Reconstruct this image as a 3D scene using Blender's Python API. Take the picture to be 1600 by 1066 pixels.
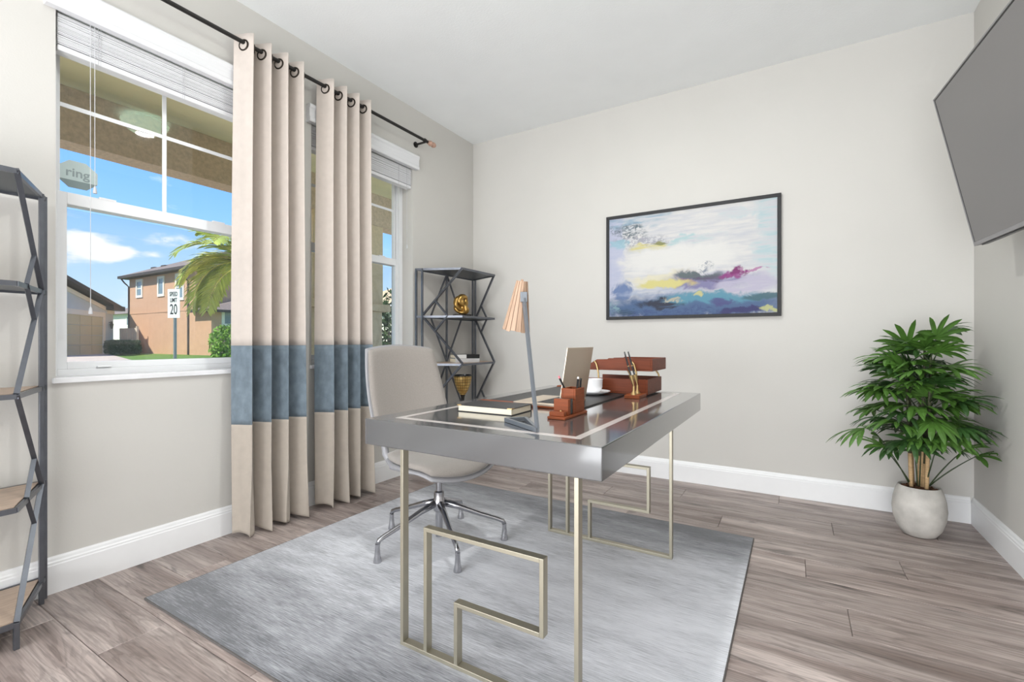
import bpy, bmesh, math, random
from mathutils import Vector, Matrix, noise

random.seed(7)
for o in list(bpy.data.objects):
    bpy.data.objects.remove(o, do_unlink=True)
S = bpy.context.scene
COL = S.collection
R = math.radians

# ------------------------------------------------------------------ camera
F_PX, YAW, CAM_H = 735.0, math.atan2(443, 735), 0.98
cam_data = bpy.data.cameras.new('camera')
cam_data.sensor_width = 36.0
cam_data.lens = 36.0 * F_PX / 1600.0
cam_data.clip_start, cam_data.clip_end = 0.05, 400
cam = bpy.data.objects.new('camera', cam_data)
COL.objects.link(cam)
cam.location = (0, 0, CAM_H)
cam.rotation_euler = (R(90), 0, YAW)
S.camera = cam
FW = Vector((-math.sin(YAW), math.cos(YAW), 0))
RT = Vector((math.cos(YAW), math.sin(YAW), 0))
def px_dir(x, y): return FW + RT * ((x - 800) / F_PX) + Vector((0, 0, (533 - y) / F_PX))
def at(x, y, depth): return Vector((0, 0, CAM_H)) + px_dir(x, y) * depth
def at_z(x, y, z): d = px_dir(x, y); return Vector((0, 0, CAM_H)) + d * ((z - CAM_H) / d.z)
def at_x(x, y, X): d = px_dir(x, y); return Vector((0, 0, CAM_H)) + d * (X / d.x)
def at_y(x, y, Y): d = px_dir(x, y); return Vector((0, 0, CAM_H)) + d * (Y / d.y)

# ------------------------------------------------------------------ view
vs = S.view_settings
vs.view_transform = 'Standard'
vs.look = 'None'
vs.gamma = 1.0
vs.use_curve_mapping = False
vs.exposure = -0.22

def lin(r, g, b):
    f = lambda c: (c / 255 / 12.92) if c / 255 <= 0.04045 else ((c / 255 + 0.055) / 1.055) ** 2.4
    return (f(r), f(g), f(b), 1.0)

# ------------------------------------------------------------------ sky
world = bpy.data.worlds.new('sky')
S.world = world
world.use_nodes = True
nt = world.node_tree
nt.nodes.clear()
W = nt.nodes.new
wl = nt.links.new
w_out = W('ShaderNodeOutputWorld'); w_bg = W('ShaderNodeBackground'); w_tc = W('ShaderNodeTexCoord')
w_sep = W('ShaderNodeSeparateXYZ'); wl(w_tc.outputs['Generated'], w_sep.inputs[0])
w_ramp = W('ShaderNodeValToRGB'); wl(w_sep.outputs['Z'], w_ramp.inputs[0])
el = w_ramp.color_ramp.elements
el[0].position = 0.0; el[0].color = lin(214, 232, 250)
el[1].position = 1.0; el[1].color = lin(40, 105, 205)
for p, c in ((0.08, (196, 224, 252)), (0.2, (146, 198, 250)), (0.36, (98, 165, 240)), (0.6, (60, 130, 225))):
    e = w_ramp.color_ramp.elements.new(p); e.color = lin(*c)
w_map = W('ShaderNodeMapping'); w_map.inputs['Scale'].default_value = (1, 1, 2.6)
wl(w_tc.outputs['Generated'], w_map.inputs[0])
w_n = W('ShaderNodeTexNoise'); w_n.inputs['Scale'].default_value = 7.0; w_n.inputs['Detail'].default_value = 8; w_n.inputs['Roughness'].default_value = 0.58
wl(w_map.outputs[0], w_n.inputs[0])
w_c = W('ShaderNodeMapRange'); w_c.interpolation_type = 'SMOOTHSTEP'
w_c.inputs['From Min'].default_value = 0.56; w_c.inputs['From Max'].default_value = 0.72
cloud_val = w_n.outputs['Fac']
for (cx, cy, rad, amt) in ((135, 392, 0.075, 0.2), (178, 398, 0.04, 0.17), (110, 372, 0.06, 0.1), (148, 262, 0.02, 0.14), (325, 293, 0.03, 0.14), (245, 400, 0.03, 0.1)):
    d = px_dir(cx, cy).normalized()
    sub = W('ShaderNodeVectorMath'); sub.operation = 'SUBTRACT'; wl(w_tc.outputs['Generated'], sub.inputs[0]); sub.inputs[1].default_value = d
    scl = W('ShaderNodeVectorMath'); scl.operation = 'MULTIPLY'; wl(sub.outputs[0], scl.inputs[0]); scl.inputs[1].default_value = (1, 1, 2.0)
    ln = W('ShaderNodeVectorMath'); ln.operation = 'LENGTH'; wl(scl.outputs[0], ln.inputs[0])
    mr = W('ShaderNodeMapRange'); mr.interpolation_type = 'SMOOTHSTEP'; wl(ln.outputs['Value'], mr.inputs['Value'])
    mr.inputs['From Min'].default_value = 0; mr.inputs['From Max'].default_value = rad
    mr.inputs['To Min'].default_value = amt; mr.inputs['To Max'].default_value = 0
    ad = W('ShaderNodeMath'); ad.operation = 'ADD'; wl(cloud_val, ad.inputs[0]); wl(mr.outputs[0], ad.inputs[1])
    cloud_val = ad.outputs[0]
wl(cloud_val, w_c.inputs['Value'])
w_mix = W('ShaderNodeMixRGB'); wl(w_c.outputs[0], w_mix.inputs[0]); wl(w_ramp.outputs[0], w_mix.inputs[1]); w_mix.inputs[2].default_value = lin(250, 250, 252)
wl(w_mix.outputs[0], w_bg.inputs['Color']); w_bg.inputs['Strength'].default_value = 1.6
wl(w_bg.outputs[0], w_out.inputs[0])

def add_light(name, kind, loc, energy, color=(1, 1, 1), rot=(0, 0, 0), **kw):
    l = bpy.data.lights.new(name, kind); l.energy = energy; l.color = color
    for k, v in kw.items(): setattr(l, k, v)
    o = bpy.data.objects.new(name, l); COL.objects.link(o); o.location = loc; o.rotation_euler = rot
    return o
sun = add_light('sun', 'SUN', (0, 0, 20), 7.6, (1.0, 0.95, 0.87), angle=R(0.6))
sun.rotation_euler = Vector((-0.06, 0.80, -0.95)).to_track_quat('-Z', 'Y').to_euler()
# added area fills behind the camera, brightening the room
add_light('rear_fill', 'AREA', (-0.83, -4.4, 1.35), 112, (0.935, 0.967, 1.0), (R(87), 0, 0), shape='RECTANGLE', size=3.1, size_y=2.4)  # added fill just inside the closed rear wall
add_light('ceiling_fill', 'AREA', (-0.3, -1.7, 0.5), 122, (0.935, 0.97, 1.0), (R(158), 0, 0), shape='RECTANGLE', size=1.9, size_y=1.7)  # added fill aimed up to brighten the ceiling
add_light('side_fill', 'AREA', (-2.1, -2.5, 1.15), 92, (0.91, 0.955, 1.0), (0, R(-90), R(32)), shape='RECTANGLE', size=1.8, size_y=1.2)  # added fill towards the right wall, no real source here
add_light('ceiling_lamp', 'AREA', (-0.83, 1.70, 2.6262), 20, (1.0, 0.985, 0.97), (0, 0, 0), shape='DISK', size=0.11)

# ------------------------------------------------------------------ materials
def new_mat(name):
    m = bpy.data.materials.new(name); m.use_nodes = True
    n = m.node_tree; b = n.nodes['Principled BSDF']
    return m, n, b
def M(name, col, rough=0.5, metal=0.0, var=0.06, scale=18.0, bump=0.0, bscale=None, spec=0.5, coat=0.0, stretch=(1, 1, 1), sheen=0.0, emit=None, estr=0.0, detail=4):
    m, n, b = new_mat(name)
    c = lin(*col)
    b.inputs['Roughness'].default_value = rough
    b.inputs['Metallic'].default_value = metal
    b.inputs['Specular IOR Level'].default_value = spec
    b.inputs['Coat Weight'].default_value = coat
    b.inputs['Coat Roughness'].default_value = 0.08
    if sheen: b.inputs['Sheen Weight'].default_value = sheen
    if emit:
        b.inputs['Emission Color'].default_value = lin(*emit); b.inputs['Emission Strength'].default_value = estr
    tc = n.nodes.new('ShaderNodeTexCoord'); mp = n.nodes.new('ShaderNodeMapping')
    mp.inputs['Scale'].default_value = stretch
    n.links.new(tc.outputs['Object'], mp.inputs[0])
    ns = n.nodes.new('ShaderNodeTexNoise'); ns.inputs['Scale'].default_value = scale; ns.inputs['Detail'].default_value = detail
    n.links.new(mp.outputs[0], ns.inputs[0])
    rp = n.nodes.new('ShaderNodeValToRGB'); n.links.new(ns.outputs['Fac'], rp.inputs[0])
    rp.color_ramp.elements[0].position = 0.3; rp.color_ramp.elements[1].position = 0.7
    rp.color_ramp.elements[0].color = tuple(max(0, x * (1 - var)) for x in c[:3]) + (1,)
    rp.color_ramp.elements[1].color = tuple(min(1, x * (1 + var)) for x in c[:3]) + (1,)
    n.links.new(rp.outputs[0], b.inputs['Base Color'])
    if bump:
        nb = n.nodes.new('ShaderNodeTexNoise'); nb.inputs['Scale'].default_value = bscale or scale * 4; nb.inputs['Detail'].default_value = 3
        n.links.new(mp.outputs[0], nb.inputs[0])
        bp = n.nodes.new('ShaderNodeBump'); bp.inputs['Strength'].default_value = bump; bp.inputs['Distance'].default_value = 0.004
        n.links.new(nb.outputs['Fac'], bp.inputs['Height']); n.links.new(bp.outputs[0], b.inputs['Normal'])
    return m

MAT = {}
MAT['wall'] = M('wall_paint', (205, 202, 197), 0.72, var=0.012, scale=3, bump=0.08, bscale=140)
MAT['ceiling'] = M('ceiling_paint', (244, 246, 246), 0.85, var=0.015, scale=4, bump=0.22, bscale=90)
MAT['trim'] = M('white_trim', (240, 240, 241), 0.35, var=0.01)
MAT['vinyl'] = M('white_vinyl', (240, 241, 243), 0.3, var=0.01)
MAT['sill'] = M('marble_sill', (236, 236, 238), 0.22, var=0.05, scale=14)
MAT['blind'] = M('blind_white', (226, 226, 228), 0.45, var=0.02, scale=8, stretch=(20, 1, 20))
MAT['rod'] = M('rod_dark', (52, 50, 49), 0.4, 0.6, var=0.1)
MAT['grommet'] = M('grommet_bronze', (58, 50, 44), 0.32, 0.8, var=0.1)
MAT['finial'] = M('finial_copper', (196, 158, 140), 0.4, 0.3, var=0.15, scale=40)
MAT['cord'] = M('cord_white', (205, 205, 208), 0.6, var=0.03)
MAT['desk'] = M('desk_lacquer', (78, 78, 79), 0.2, var=0.015, scale=5, coat=1.0)
MAT['inlay'] = M('inlay_pale', (196, 188, 184), 0.22, var=0.03, coat=0.3)
MAT['brass'] = M('champagne_metal', (176, 170, 153), 0.4, 0.8, var=0.02, scale=30)
MAT['chrome'] = M('chrome', (178, 178, 182), 0.22, 1.0, var=0.03)
MAT['gold'] = M('gold', (188, 160, 114), 0.36, 1.0, var=0.08, scale=30)
MAT['fabric'] = M('chair_fabric', (142, 135, 129), 0.9, var=0.09, scale=260, bump=0.3, bscale=500, sheen=0.3)
MAT['chair_shell'] = M('chair_shell', (150, 149, 152), 0.4, var=0.02)
MAT['dark_metal'] = M('shelf_iron', (104, 107, 114), 0.32, 0.75, var=0.08, scale=25)
MAT['shelf_plate'] = M('shelf_plate', (66, 72, 78), 0.35, 0.4, var=0.06)
MAT['shelf_wood'] = M('shelf_wood', (178, 156, 138), 0.5, var=0.14, scale=10, stretch=(8, 1, 8))
MAT['black'] = M('black_leather', (38, 38, 40), 0.42, var=0.1, scale=60, bump=0.15, bscale=240)
MAT['ink'] = M('black_gloss', (22, 22, 24), 0.25, var=0.05)
MAT['paper'] = M('cream_paper', (236, 226, 204), 0.8, var=0.03, scale=90, stretch=(1, 1, 30))
MAT['lamp_metal'] = M('lamp_grey', (112, 117, 123), 0.4, 0.4, var=0.04)
MAT['slat_wood'] = M('lamp_wood', (164, 136, 114), 0.6, var=0.14, scale=16, stretch=(6, 6, 1))
MAT['cherry'] = M('cherry_wood', (128, 64, 32), 0.48, var=0.2, scale=14, stretch=(1, 1, 9), spec=0.25)
MAT['cherry_h'] = M('cherry_wood_tray', (108, 51, 27), 0.48, var=0.2, scale=10, stretch=(1, 6, 12), spec=0.25)
MAT['laptop'] = M('gold_aluminium', (198, 182, 164), 0.34, 0.55, var=0.01)
MAT['porcelain'] = M('porcelain', (240, 240, 242), 0.15, var=0.01, coat=0.4)
MAT['coffee'] = M('coffee', (62, 38, 26), 0.15, var=0.05)
MAT['pink'] = M('pink_eraser', (226, 120, 130), 0.6, var=0.03)
MAT['white'] = M('white_plastic', (236, 234, 230), 0.45, var=0.02)
MAT['tv_screen'] = M('tv_screen', (112, 109, 109), 0.28, var=0.02, scale=2)  # reflection of the bright room put into the grey base colour
MAT['tv_body'] = M('tv_body', (150, 148, 150), 0.35, 0.5, var=0.04)
MAT['tv_edge'] = M('tv_edge', (16, 16, 17), 0.3, var=0.05)
MAT['frame'] = M('picture_frame', (34, 34, 36), 0.6, var=0.08, scale=40)
MAT['pot'] = M('concrete_pot', (190, 186, 180), 0.85, var=0.2, scale=11, bump=0.35, bscale=60, detail=8)
MAT['soil'] = M('bark_soil', (96, 68, 50), 0.9, var=0.5, scale=70, bump=0.8, bscale=90)
MAT['leaf'] = M('palm_leaf', (76, 114, 46), 0.42, var=0.35, scale=7)
MAT['leaf2'] = M('palm_leaf_dark', (48, 80, 37), 0.4, var=0.35, scale=7)
MAT['petiole'] = M('palm_petiole', (52, 66, 40), 0.5, var=0.2)
MAT['cane'] = M('palm_cane', (74, 76, 54), 0.7, var=0.25, scale=30, stretch=(1, 1, 4))
MAT['cane_base'] = M('palm_cane_base', (196, 164, 122), 0.75, var=0.2, scale=40, stretch=(1, 1, 3))
MAT['sculpture'] = M('sculpture_gold', (170, 136, 76), 0.3, 0.85, var=0.3, scale=20, bump=0.3, bscale=40)
MAT['book_grey'] = M('book_grey', (186, 184, 184), 0.6, var=0.06)
MAT['book_white'] = M('book_white', (206, 204, 202), 0.6, var=0.04)
# outdoors
MAT['stucco_brown'] = M('stucco_brown', (206, 164, 132), 0.9, var=0.05, scale=3, bump=0.2, bscale=60)
MAT['stucco_grey'] = M('stucco_grey', (204, 212, 216), 0.9, var=0.05, scale=3)
MAT['stucco_tan'] = M('stucco_tan', (216, 192, 152), 0.9, var=0.08, scale=30, bump=0.4, bscale=80)
MAT['stucco_beam'] = M('stucco_beam', (206, 182, 152), 0.95, var=0.14, scale=40, bump=0.5, bscale=90)
MAT['porch_ceiling'] = M('porch_ceiling', (252, 240, 188), 0.85, var=0.05, scale=4)
MAT['shingle'] = M('roof_shingle', (140, 126, 116), 0.95, var=0.25, scale=9, bump=0.5, bscale=20)
MAT['fascia'] = M('fascia_brown', (70, 62, 58), 0.7, var=0.1)
MAT['cream_trim'] = M('cream_trim', (242, 235, 220), 0.8, var=0.04)
MAT['garage'] = M('garage_door', (206, 196, 160), 0.7, var=0.05)
MAT['glass_dark'] = M('window_dark', (120, 140, 150), 0.12, var=0.2, scale=1.2)
MAT['concrete'] = M('driveway_concrete', (214, 196, 176), 0.95, var=0.08, scale=2)
MAT['grass'] = M('lawn_grass', (104, 138, 52), 0.95, var=0.4, scale=14, bump=0.8, bscale=40, detail=8)
MAT['fence'] = M('fence_tan', (226, 210, 190), 0.8, var=0.06)
MAT['hedge'] = M('hedge_leaf', (52, 78, 36), 0.7, var=0.5, scale=20)
MAT['shrub'] = M('shrub_leaf', (120, 160, 48), 0.6, var=0.4, scale=20)
MAT['palm_out'] = M('frond_green', (168, 182, 78), 0.5, var=0.4, scale=4)
MAT['palm_yel'] = M('frond_yellow', (226, 216, 112), 0.5, var=0.4, scale=5)
MAT['trunk'] = M('palm_trunk', (134, 122, 104), 0.9, var=0.2, scale=20)
MAT['sign'] = M('sign_white', (238, 238, 234), 0.5, var=0.02)
MAT['galv'] = M('sign_post_steel', (150, 152, 152), 0.5, 0.5, var=0.08)
MAT['dome'] = M('dome_glass', (226, 240, 228), 0.3, var=0.02, emit=(214, 255, 226), estr=8.0)

def glass_mat(name, tint, refl):
    m, n, b = new_mat(name); n.nodes.remove(b)
    out = n.nodes['Material Output']
    tr = n.nodes.new('ShaderNodeBsdfTransparent'); tr.inputs[0].default_value = tint
    gl = n.nodes.new('ShaderNodeBsdfGlossy'); gl.inputs['Roughness'].default_value = 0.02
    fr = n.nodes.new('ShaderNodeFresnel'); fr.inputs['IOR'].default_value = 1.5
    mu = n.nodes.new('ShaderNodeMath'); mu.operation = 'MULTIPLY'; mu.inputs[1].default_value = refl
    ge = n.nodes.new('ShaderNodeNewGeometry'); fs = n.nodes.new('ShaderNodeMath'); fs.operation = 'SUBTRACT'; fs.inputs[0].default_value = 1.0
    n.links.new(ge.outputs['Backfacing'], fs.inputs[1])
    m2 = n.nodes.new('ShaderNodeMath'); m2.operation = 'MULTIPLY'; n.links.new(fr.outputs[0], m2.inputs[0]); n.links.new(fs.outputs[0], m2.inputs[1])
    n.links.new(m2.outputs[0], mu.inputs[0])
    mx = n.nodes.new('ShaderNodeMixShader'); n.links.new(mu.outputs[0], mx.inputs[0]); n.links.new(tr.outputs[0], mx.inputs[1]); n.links.new(gl.outputs[0], mx.inputs[2])
    n.links.new(mx.outputs[0], out.inputs[0])
    return m
MAT['glass'] = glass_mat('window_glass', (0.97, 0.985, 0.98, 1), 1.4)
def screen_mat():
    m, n, b = new_mat('insect_screen'); n.nodes.remove(b); out = n.nodes['Material Output']
    tr = n.nodes.new('ShaderNodeBsdfTransparent'); df = n.nodes.new('ShaderNodeBsdfDiffuse'); df.inputs[0].default_value = lin(150, 152, 155)
    tc = n.nodes.new('ShaderNodeTexCoord'); ns = n.nodes.new('ShaderNodeTexNoise'); ns.inputs['Scale'].default_value = 3
    n.links.new(tc.outputs['Object'], ns.inputs[0])
    mr = n.nodes.new('ShaderNodeMapRange'); mr.inputs['To Min'].default_value = 0.06; mr.inputs['To Max'].default_value = 0.12; n.links.new(ns.outputs['Fac'], mr.inputs['Value'])
    mx = n.nodes.new('ShaderNodeMixShader'); n.links.new(mr.outputs[0], mx.inputs[0]); n.links.new(tr.outputs[0], mx.inputs[1]); n.links.new(df.outputs[0], mx.inputs[2])
    n.links.new(mx.outputs[0], out.inputs[0]); return m
MAT['screen'] = screen_mat()

def curtain_mat(name, col, var, scale, streak):
    m, n, b = new_mat(name); out = n.nodes['Material Output']
    b.inputs['Roughness'].default_value = 0.85; b.inputs['Sheen Weight'].default_value = 0.25
    tc = n.nodes.new('ShaderNodeTexCoord'); mp = n.nodes.new('ShaderNodeMapping'); mp.inputs['Scale'].default_value = streak
    n.links.new(tc.outputs['Object'], mp.inputs[0])
    ns = n.nodes.new('ShaderNodeTexNoise'); ns.inputs['Scale'].default_value = scale; ns.inputs['Detail'].default_value = 6
    n.links.new(mp.outputs[0], ns.inputs[0])
    rp = n.nodes.new('ShaderNodeValToRGB'); n.links.new(ns.outputs['Fac'], rp.inputs[0]); c = lin(*col)
    rp.color_ramp.elements[0].position = 0.3; rp.color_ramp.elements[1].position = 0.7
    rp.color_ramp.elements[0].color = tuple(x * (1 - var) for x in c[:3]) + (1,)
    rp.color_ramp.elements[1].color = tuple(min(1, x * (1 + var)) for x in c[:3]) + (1,)
    n.links.new(rp.outputs[0], b.inputs['Base Color'])
    tl = n.nodes.new('ShaderNodeBsdfTranslucent'); n.links.new(rp.outputs[0], tl.inputs[0])
    mx = n.nodes.new('ShaderNodeMixShader'); mx.inputs[0].default_value = 0.22
    n.links.new(b.outputs[0], mx.inputs[1]); n.links.new(tl.outputs[0], mx.inputs[2]); n.links.new(mx.outputs[0], out.inputs[0])
    return m
MAT['cur_cream'] = curtain_mat('curtain_cream', (217, 206, 197), 0.03, 30, (1, 1, 1))
MAT['cur_sand'] = curtain_mat('curtain_sand', (194, 183, 171), 0.04, 30, (1, 1, 1))
MAT['cur_blue'] = curtain_mat('curtain_blue_velvet', (122, 136, 147), 0.22, 26, (1, 1, 0.7))

def wood_floor():
    m, n, b = new_mat('floor_plank_oak')
    L = n.links.new; N = n.nodes.new
    tc = N('ShaderNodeTexCoord'); oi = N('ShaderNodeObjectInfo')
    mul = N('ShaderNodeVectorMath'); mul.operation = 'SCALE'; mul.inputs[0].default_value = (37, 53, 11); L(oi.outputs['Random'], mul.inputs['Scale'])
    add = N('ShaderNodeVectorMath'); L(tc.outputs['Object'], add.inputs[0]); L(mul.outputs[0], add.inputs[1])
    # broad figure
    m1 = N('ShaderNodeMapping'); m1.inputs['Scale'].default_value = (0.7, 6.0, 1); L(add.outputs[0], m1.inputs[0])
    n1 = N('ShaderNodeTexNoise'); n1.inputs['Scale'].default_value = 2.2; n1.inputs['Detail'].default_value = 5; n1.inputs['Distortion'].default_value = 0.55; L(m1.outputs[0], n1.inputs[0])
    # cathedral rings from a warped distance field
    sn = N('ShaderNodeMath'); sn.operation = 'MULTIPLY'; L(n1.outputs['Fac'], sn.inputs[0]); sn.inputs[1].default_value = 70
    si = N('ShaderNodeMath'); si.operation = 'SINE'; L(sn.outputs[0], si.inputs[0])
    # fine fibre
    m2 = N('ShaderNodeMapping'); m2.inputs['Scale'].default_value = (2.0, 64, 1); L(add.outputs[0], m2.inputs[0])
    n2 = N('ShaderNodeTexNoise'); n2.inputs['Scale'].default_value = 3; n2.inputs['Detail'].default_value = 5; L(m2.outputs[0], n2.inputs[0])
    # dark knots / streaks
    m3 = N('ShaderNodeMapping'); m3.inputs['Scale'].default_value = (1.6, 8, 1); L(add.outputs[0], m3.inputs[0])
    n3 = N('ShaderNodeTexNoise'); n3.inputs['Scale'].default_value = 1.6; n3.inputs['Detail'].default_value = 7; n3.inputs['Distortion'].default_value = 1.4; L(m3.outputs[0], n3.inputs[0])
    r1 = N('ShaderNodeValToRGB'); L(n1.outputs['Fac'], r1.inputs[0])
    r1.color_ramp.elements[0].position = 0.28; r1.color_ramp.elements[0].color = lin(122, 106, 100)
    r1.color_ramp.elements[1].position = 0.72; r1.color_ramp.elements[1].color = lin(196, 182, 176)
    ring = N('ShaderNodeMapRange'); L(si.outputs[0], ring.inputs['Value']); ring.inputs['From Min'].default_value = 0.2; ring.inputs['To Min'].default_value = 1.03; ring.inputs['To Max'].default_value = 0.82
    fib = N('ShaderNodeMapRange'); L(n2.outputs['Fac'], fib.inputs['Value']); fib.inputs['From Min'].default_value = 0.3; fib.inputs['From Max'].default_value = 0.7; fib.inputs['To Min'].default_value = 0.72; fib.inputs['To Max'].default_value = 1.2
    kn = N('ShaderNodeMapRange'); L(n3.outputs['Fac'], kn.inputs['Value']); kn.inputs['From Min'].default_value = 0.57; kn.inputs['From Max'].default_value = 0.74; kn.inputs['To Min'].default_value = 1.0; kn.inputs['To Max'].default_value = 0.42; kn.interpolation_type = 'SMOOTHSTEP'
    m4 = N('ShaderNodeMapping'); m4.inputs['Scale'].default_value = (1.1, 20, 1); m4.inputs['Location'].default_value = (7, 3, 0); L(add.outputs[0], m4.inputs[0])
    n4 = N('ShaderNodeTexNoise'); n4.inputs['Scale'].default_value = 2.0; n4.inputs['Detail'].default_value = 9; n4.inputs['Roughness'].default_value = 0.66; n4.inputs['Distortion'].default_value = 0.8; L(m4.outputs[0], n4.inputs[0])
    ck = N('ShaderNodeMapRange'); L(n4.outputs['Fac'], ck.inputs['Value']); ck.inputs['From Min'].default_value = 0.57; ck.inputs['From Max'].default_value = 0.68; ck.inputs['To Min'].default_value = 1.0; ck.inputs['To Max'].default_value = 0.6
    rnd = N('ShaderNodeMapRange'); L(oi.outputs['Random'], rnd.inputs['Value']); rnd.inputs['To Min'].default_value = 0.86; rnd.inputs['To Max'].default_value = 1.12
    cur = r1.outputs[0]
    for s in (ring, fib, kn, ck, rnd):
        mm = N('ShaderNodeMixRGB'); mm.blend_type = 'MULTIPLY'; mm.inputs[0].default_value = 1; L(cur, mm.inputs[1])
        L(s.outputs[0], mm.inputs[2]); cur = mm.outputs[0]
    L(cur, b.inputs['Base Color'])
    b.inputs['Roughness'].default_value = 0.42
    bp = N('ShaderNodeBump'); bp.inputs['Strength'].default_value = 0.12; bp.inputs['Distance'].default_value = 0.002; L(n2.outputs['Fac'], bp.inputs['Height']); L(bp.outputs[0], b.inputs['Normal'])
    return m
MAT['plank'] = wood_floor()

def rug_mat(y0, y1):
    m, n, b = new_mat('rug_pile'); L = n.links.new; N = n.nodes.new
    b.inputs['Roughness'].default_value = 0.95; b.inputs['Sheen Weight'].default_value = 0.4
    tc = N('ShaderNodeTexCoord'); sp = N('ShaderNodeSeparateXYZ'); L(tc.outputs['Object'], sp.inputs[0])
    v = N('ShaderNodeMapRange'); L(sp.outputs['Y'], v.inputs['Value']); v.inputs['From Min'].default_value = y0; v.inputs['From Max'].default_value = y1
    ma = N('ShaderNodeMapping'); ma.inputs['Scale'].default_value = (0.8, 3.2, 1); L(tc.outputs['Object'], ma.inputs[0])
    na = N('ShaderNodeTexNoise'); na.inputs['Scale'].default_value = 2.4; na.inputs['Detail'].default_value = 6; na.inputs['Roughness'].default_value = 0.6; L(ma.outputs[0], na.inputs[0])
    mb = N('ShaderNodeMapping'); mb.inputs['Scale'].default_value = (5, 120, 1); L(tc.outputs['Object'], mb.inputs[0])
    nb = N('ShaderNodeTexNoise'); nb.inputs['Scale'].default_value = 2.6; nb.inputs['Detail'].default_value = 5; nb.inputs['Roughness'].default_value = 0.7; L(mb.outputs[0], nb.inputs[0])
    base = N('ShaderNodeValToRGB'); L(v.outputs[0], base.inputs[0]); e = base.color_ramp.elements
    e[0].position = 0; e[0].color = (0.0, 0.0, 0.0, 1); e[1].position = 1; e[1].color = (0.06, 0.06, 0.06, 1)
    for p, c in ((0.1, 0.2), (0.24, 0.5), (0.42, 0.74), (0.58, 0.82), (0.76, 0.64), (0.9, 0.28)):
        q = base.color_ramp.elements.new(p); q.color = (c, c, c, 1)
    a1 = N('ShaderNodeMath'); a1.operation = 'MULTIPLY_ADD'; L(na.outputs['Fac'], a1.inputs[0]); a1.inputs[1].default_value = 1.1; L(base.outputs[0], a1.inputs[2])
    a2 = N('ShaderNodeMath'); a2.operation = 'MULTIPLY_ADD'; L(nb.outputs['Fac'], a2.inputs[0]); a2.inputs[1].default_value = 1.6; L(a1.outputs[0], a2.inputs[2])
    u = N('ShaderNodeMapRange'); L(sp.outputs['X'], u.inputs['Value']); u.inputs['From Min'].default_value = -0.97; u.inputs['From Max'].default_value = 0.97; u.inputs['To Max'].default_value = 0.36
    iv = N('ShaderNodeMath'); iv.operation = 'SUBTRACT'; iv.inputs[0].default_value = 0.85; L(v.outputs[0], iv.inputs[1])
    uv_ = N('ShaderNodeMath'); uv_.operation = 'MULTIPLY_ADD'; L(u.outputs[0], uv_.inputs[0]); L(iv.outputs[0], uv_.inputs[1]); L(a2.outputs[0], uv_.inputs[2])
    a3 = N('ShaderNodeMath'); a3.operation = 'SUBTRACT'; L(uv_.outputs[0], a3.inputs[0]); a3.inputs[1].default_value = 1.42
    rp = N('ShaderNodeValToRGB'); L(a3.outputs[0], rp.inputs[0]); e = rp.color_ramp.elements
    e[0].position = 0.0; e[0].color = lin(84, 85, 91); e[1].position = 1.0; e[1].color = lin(226, 227, 233)
    q = rp.color_ramp.elements.new(0.45); q.color = lin(160, 161, 167)
    q = rp.color_ramp.elements.new(0.72); q.color = lin(202, 203, 209)
    L(rp.outputs[0], b.inputs['Base Color'])
    bp = N('ShaderNodeBump'); bp.inputs['Strength'].default_value = 0.3; bp.inputs['Distance'].default_value = 0.004; L(nb.outputs['Fac'], bp.inputs['Height']); L(bp.outputs[0], b.inputs['Normal'])
    return m

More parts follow.
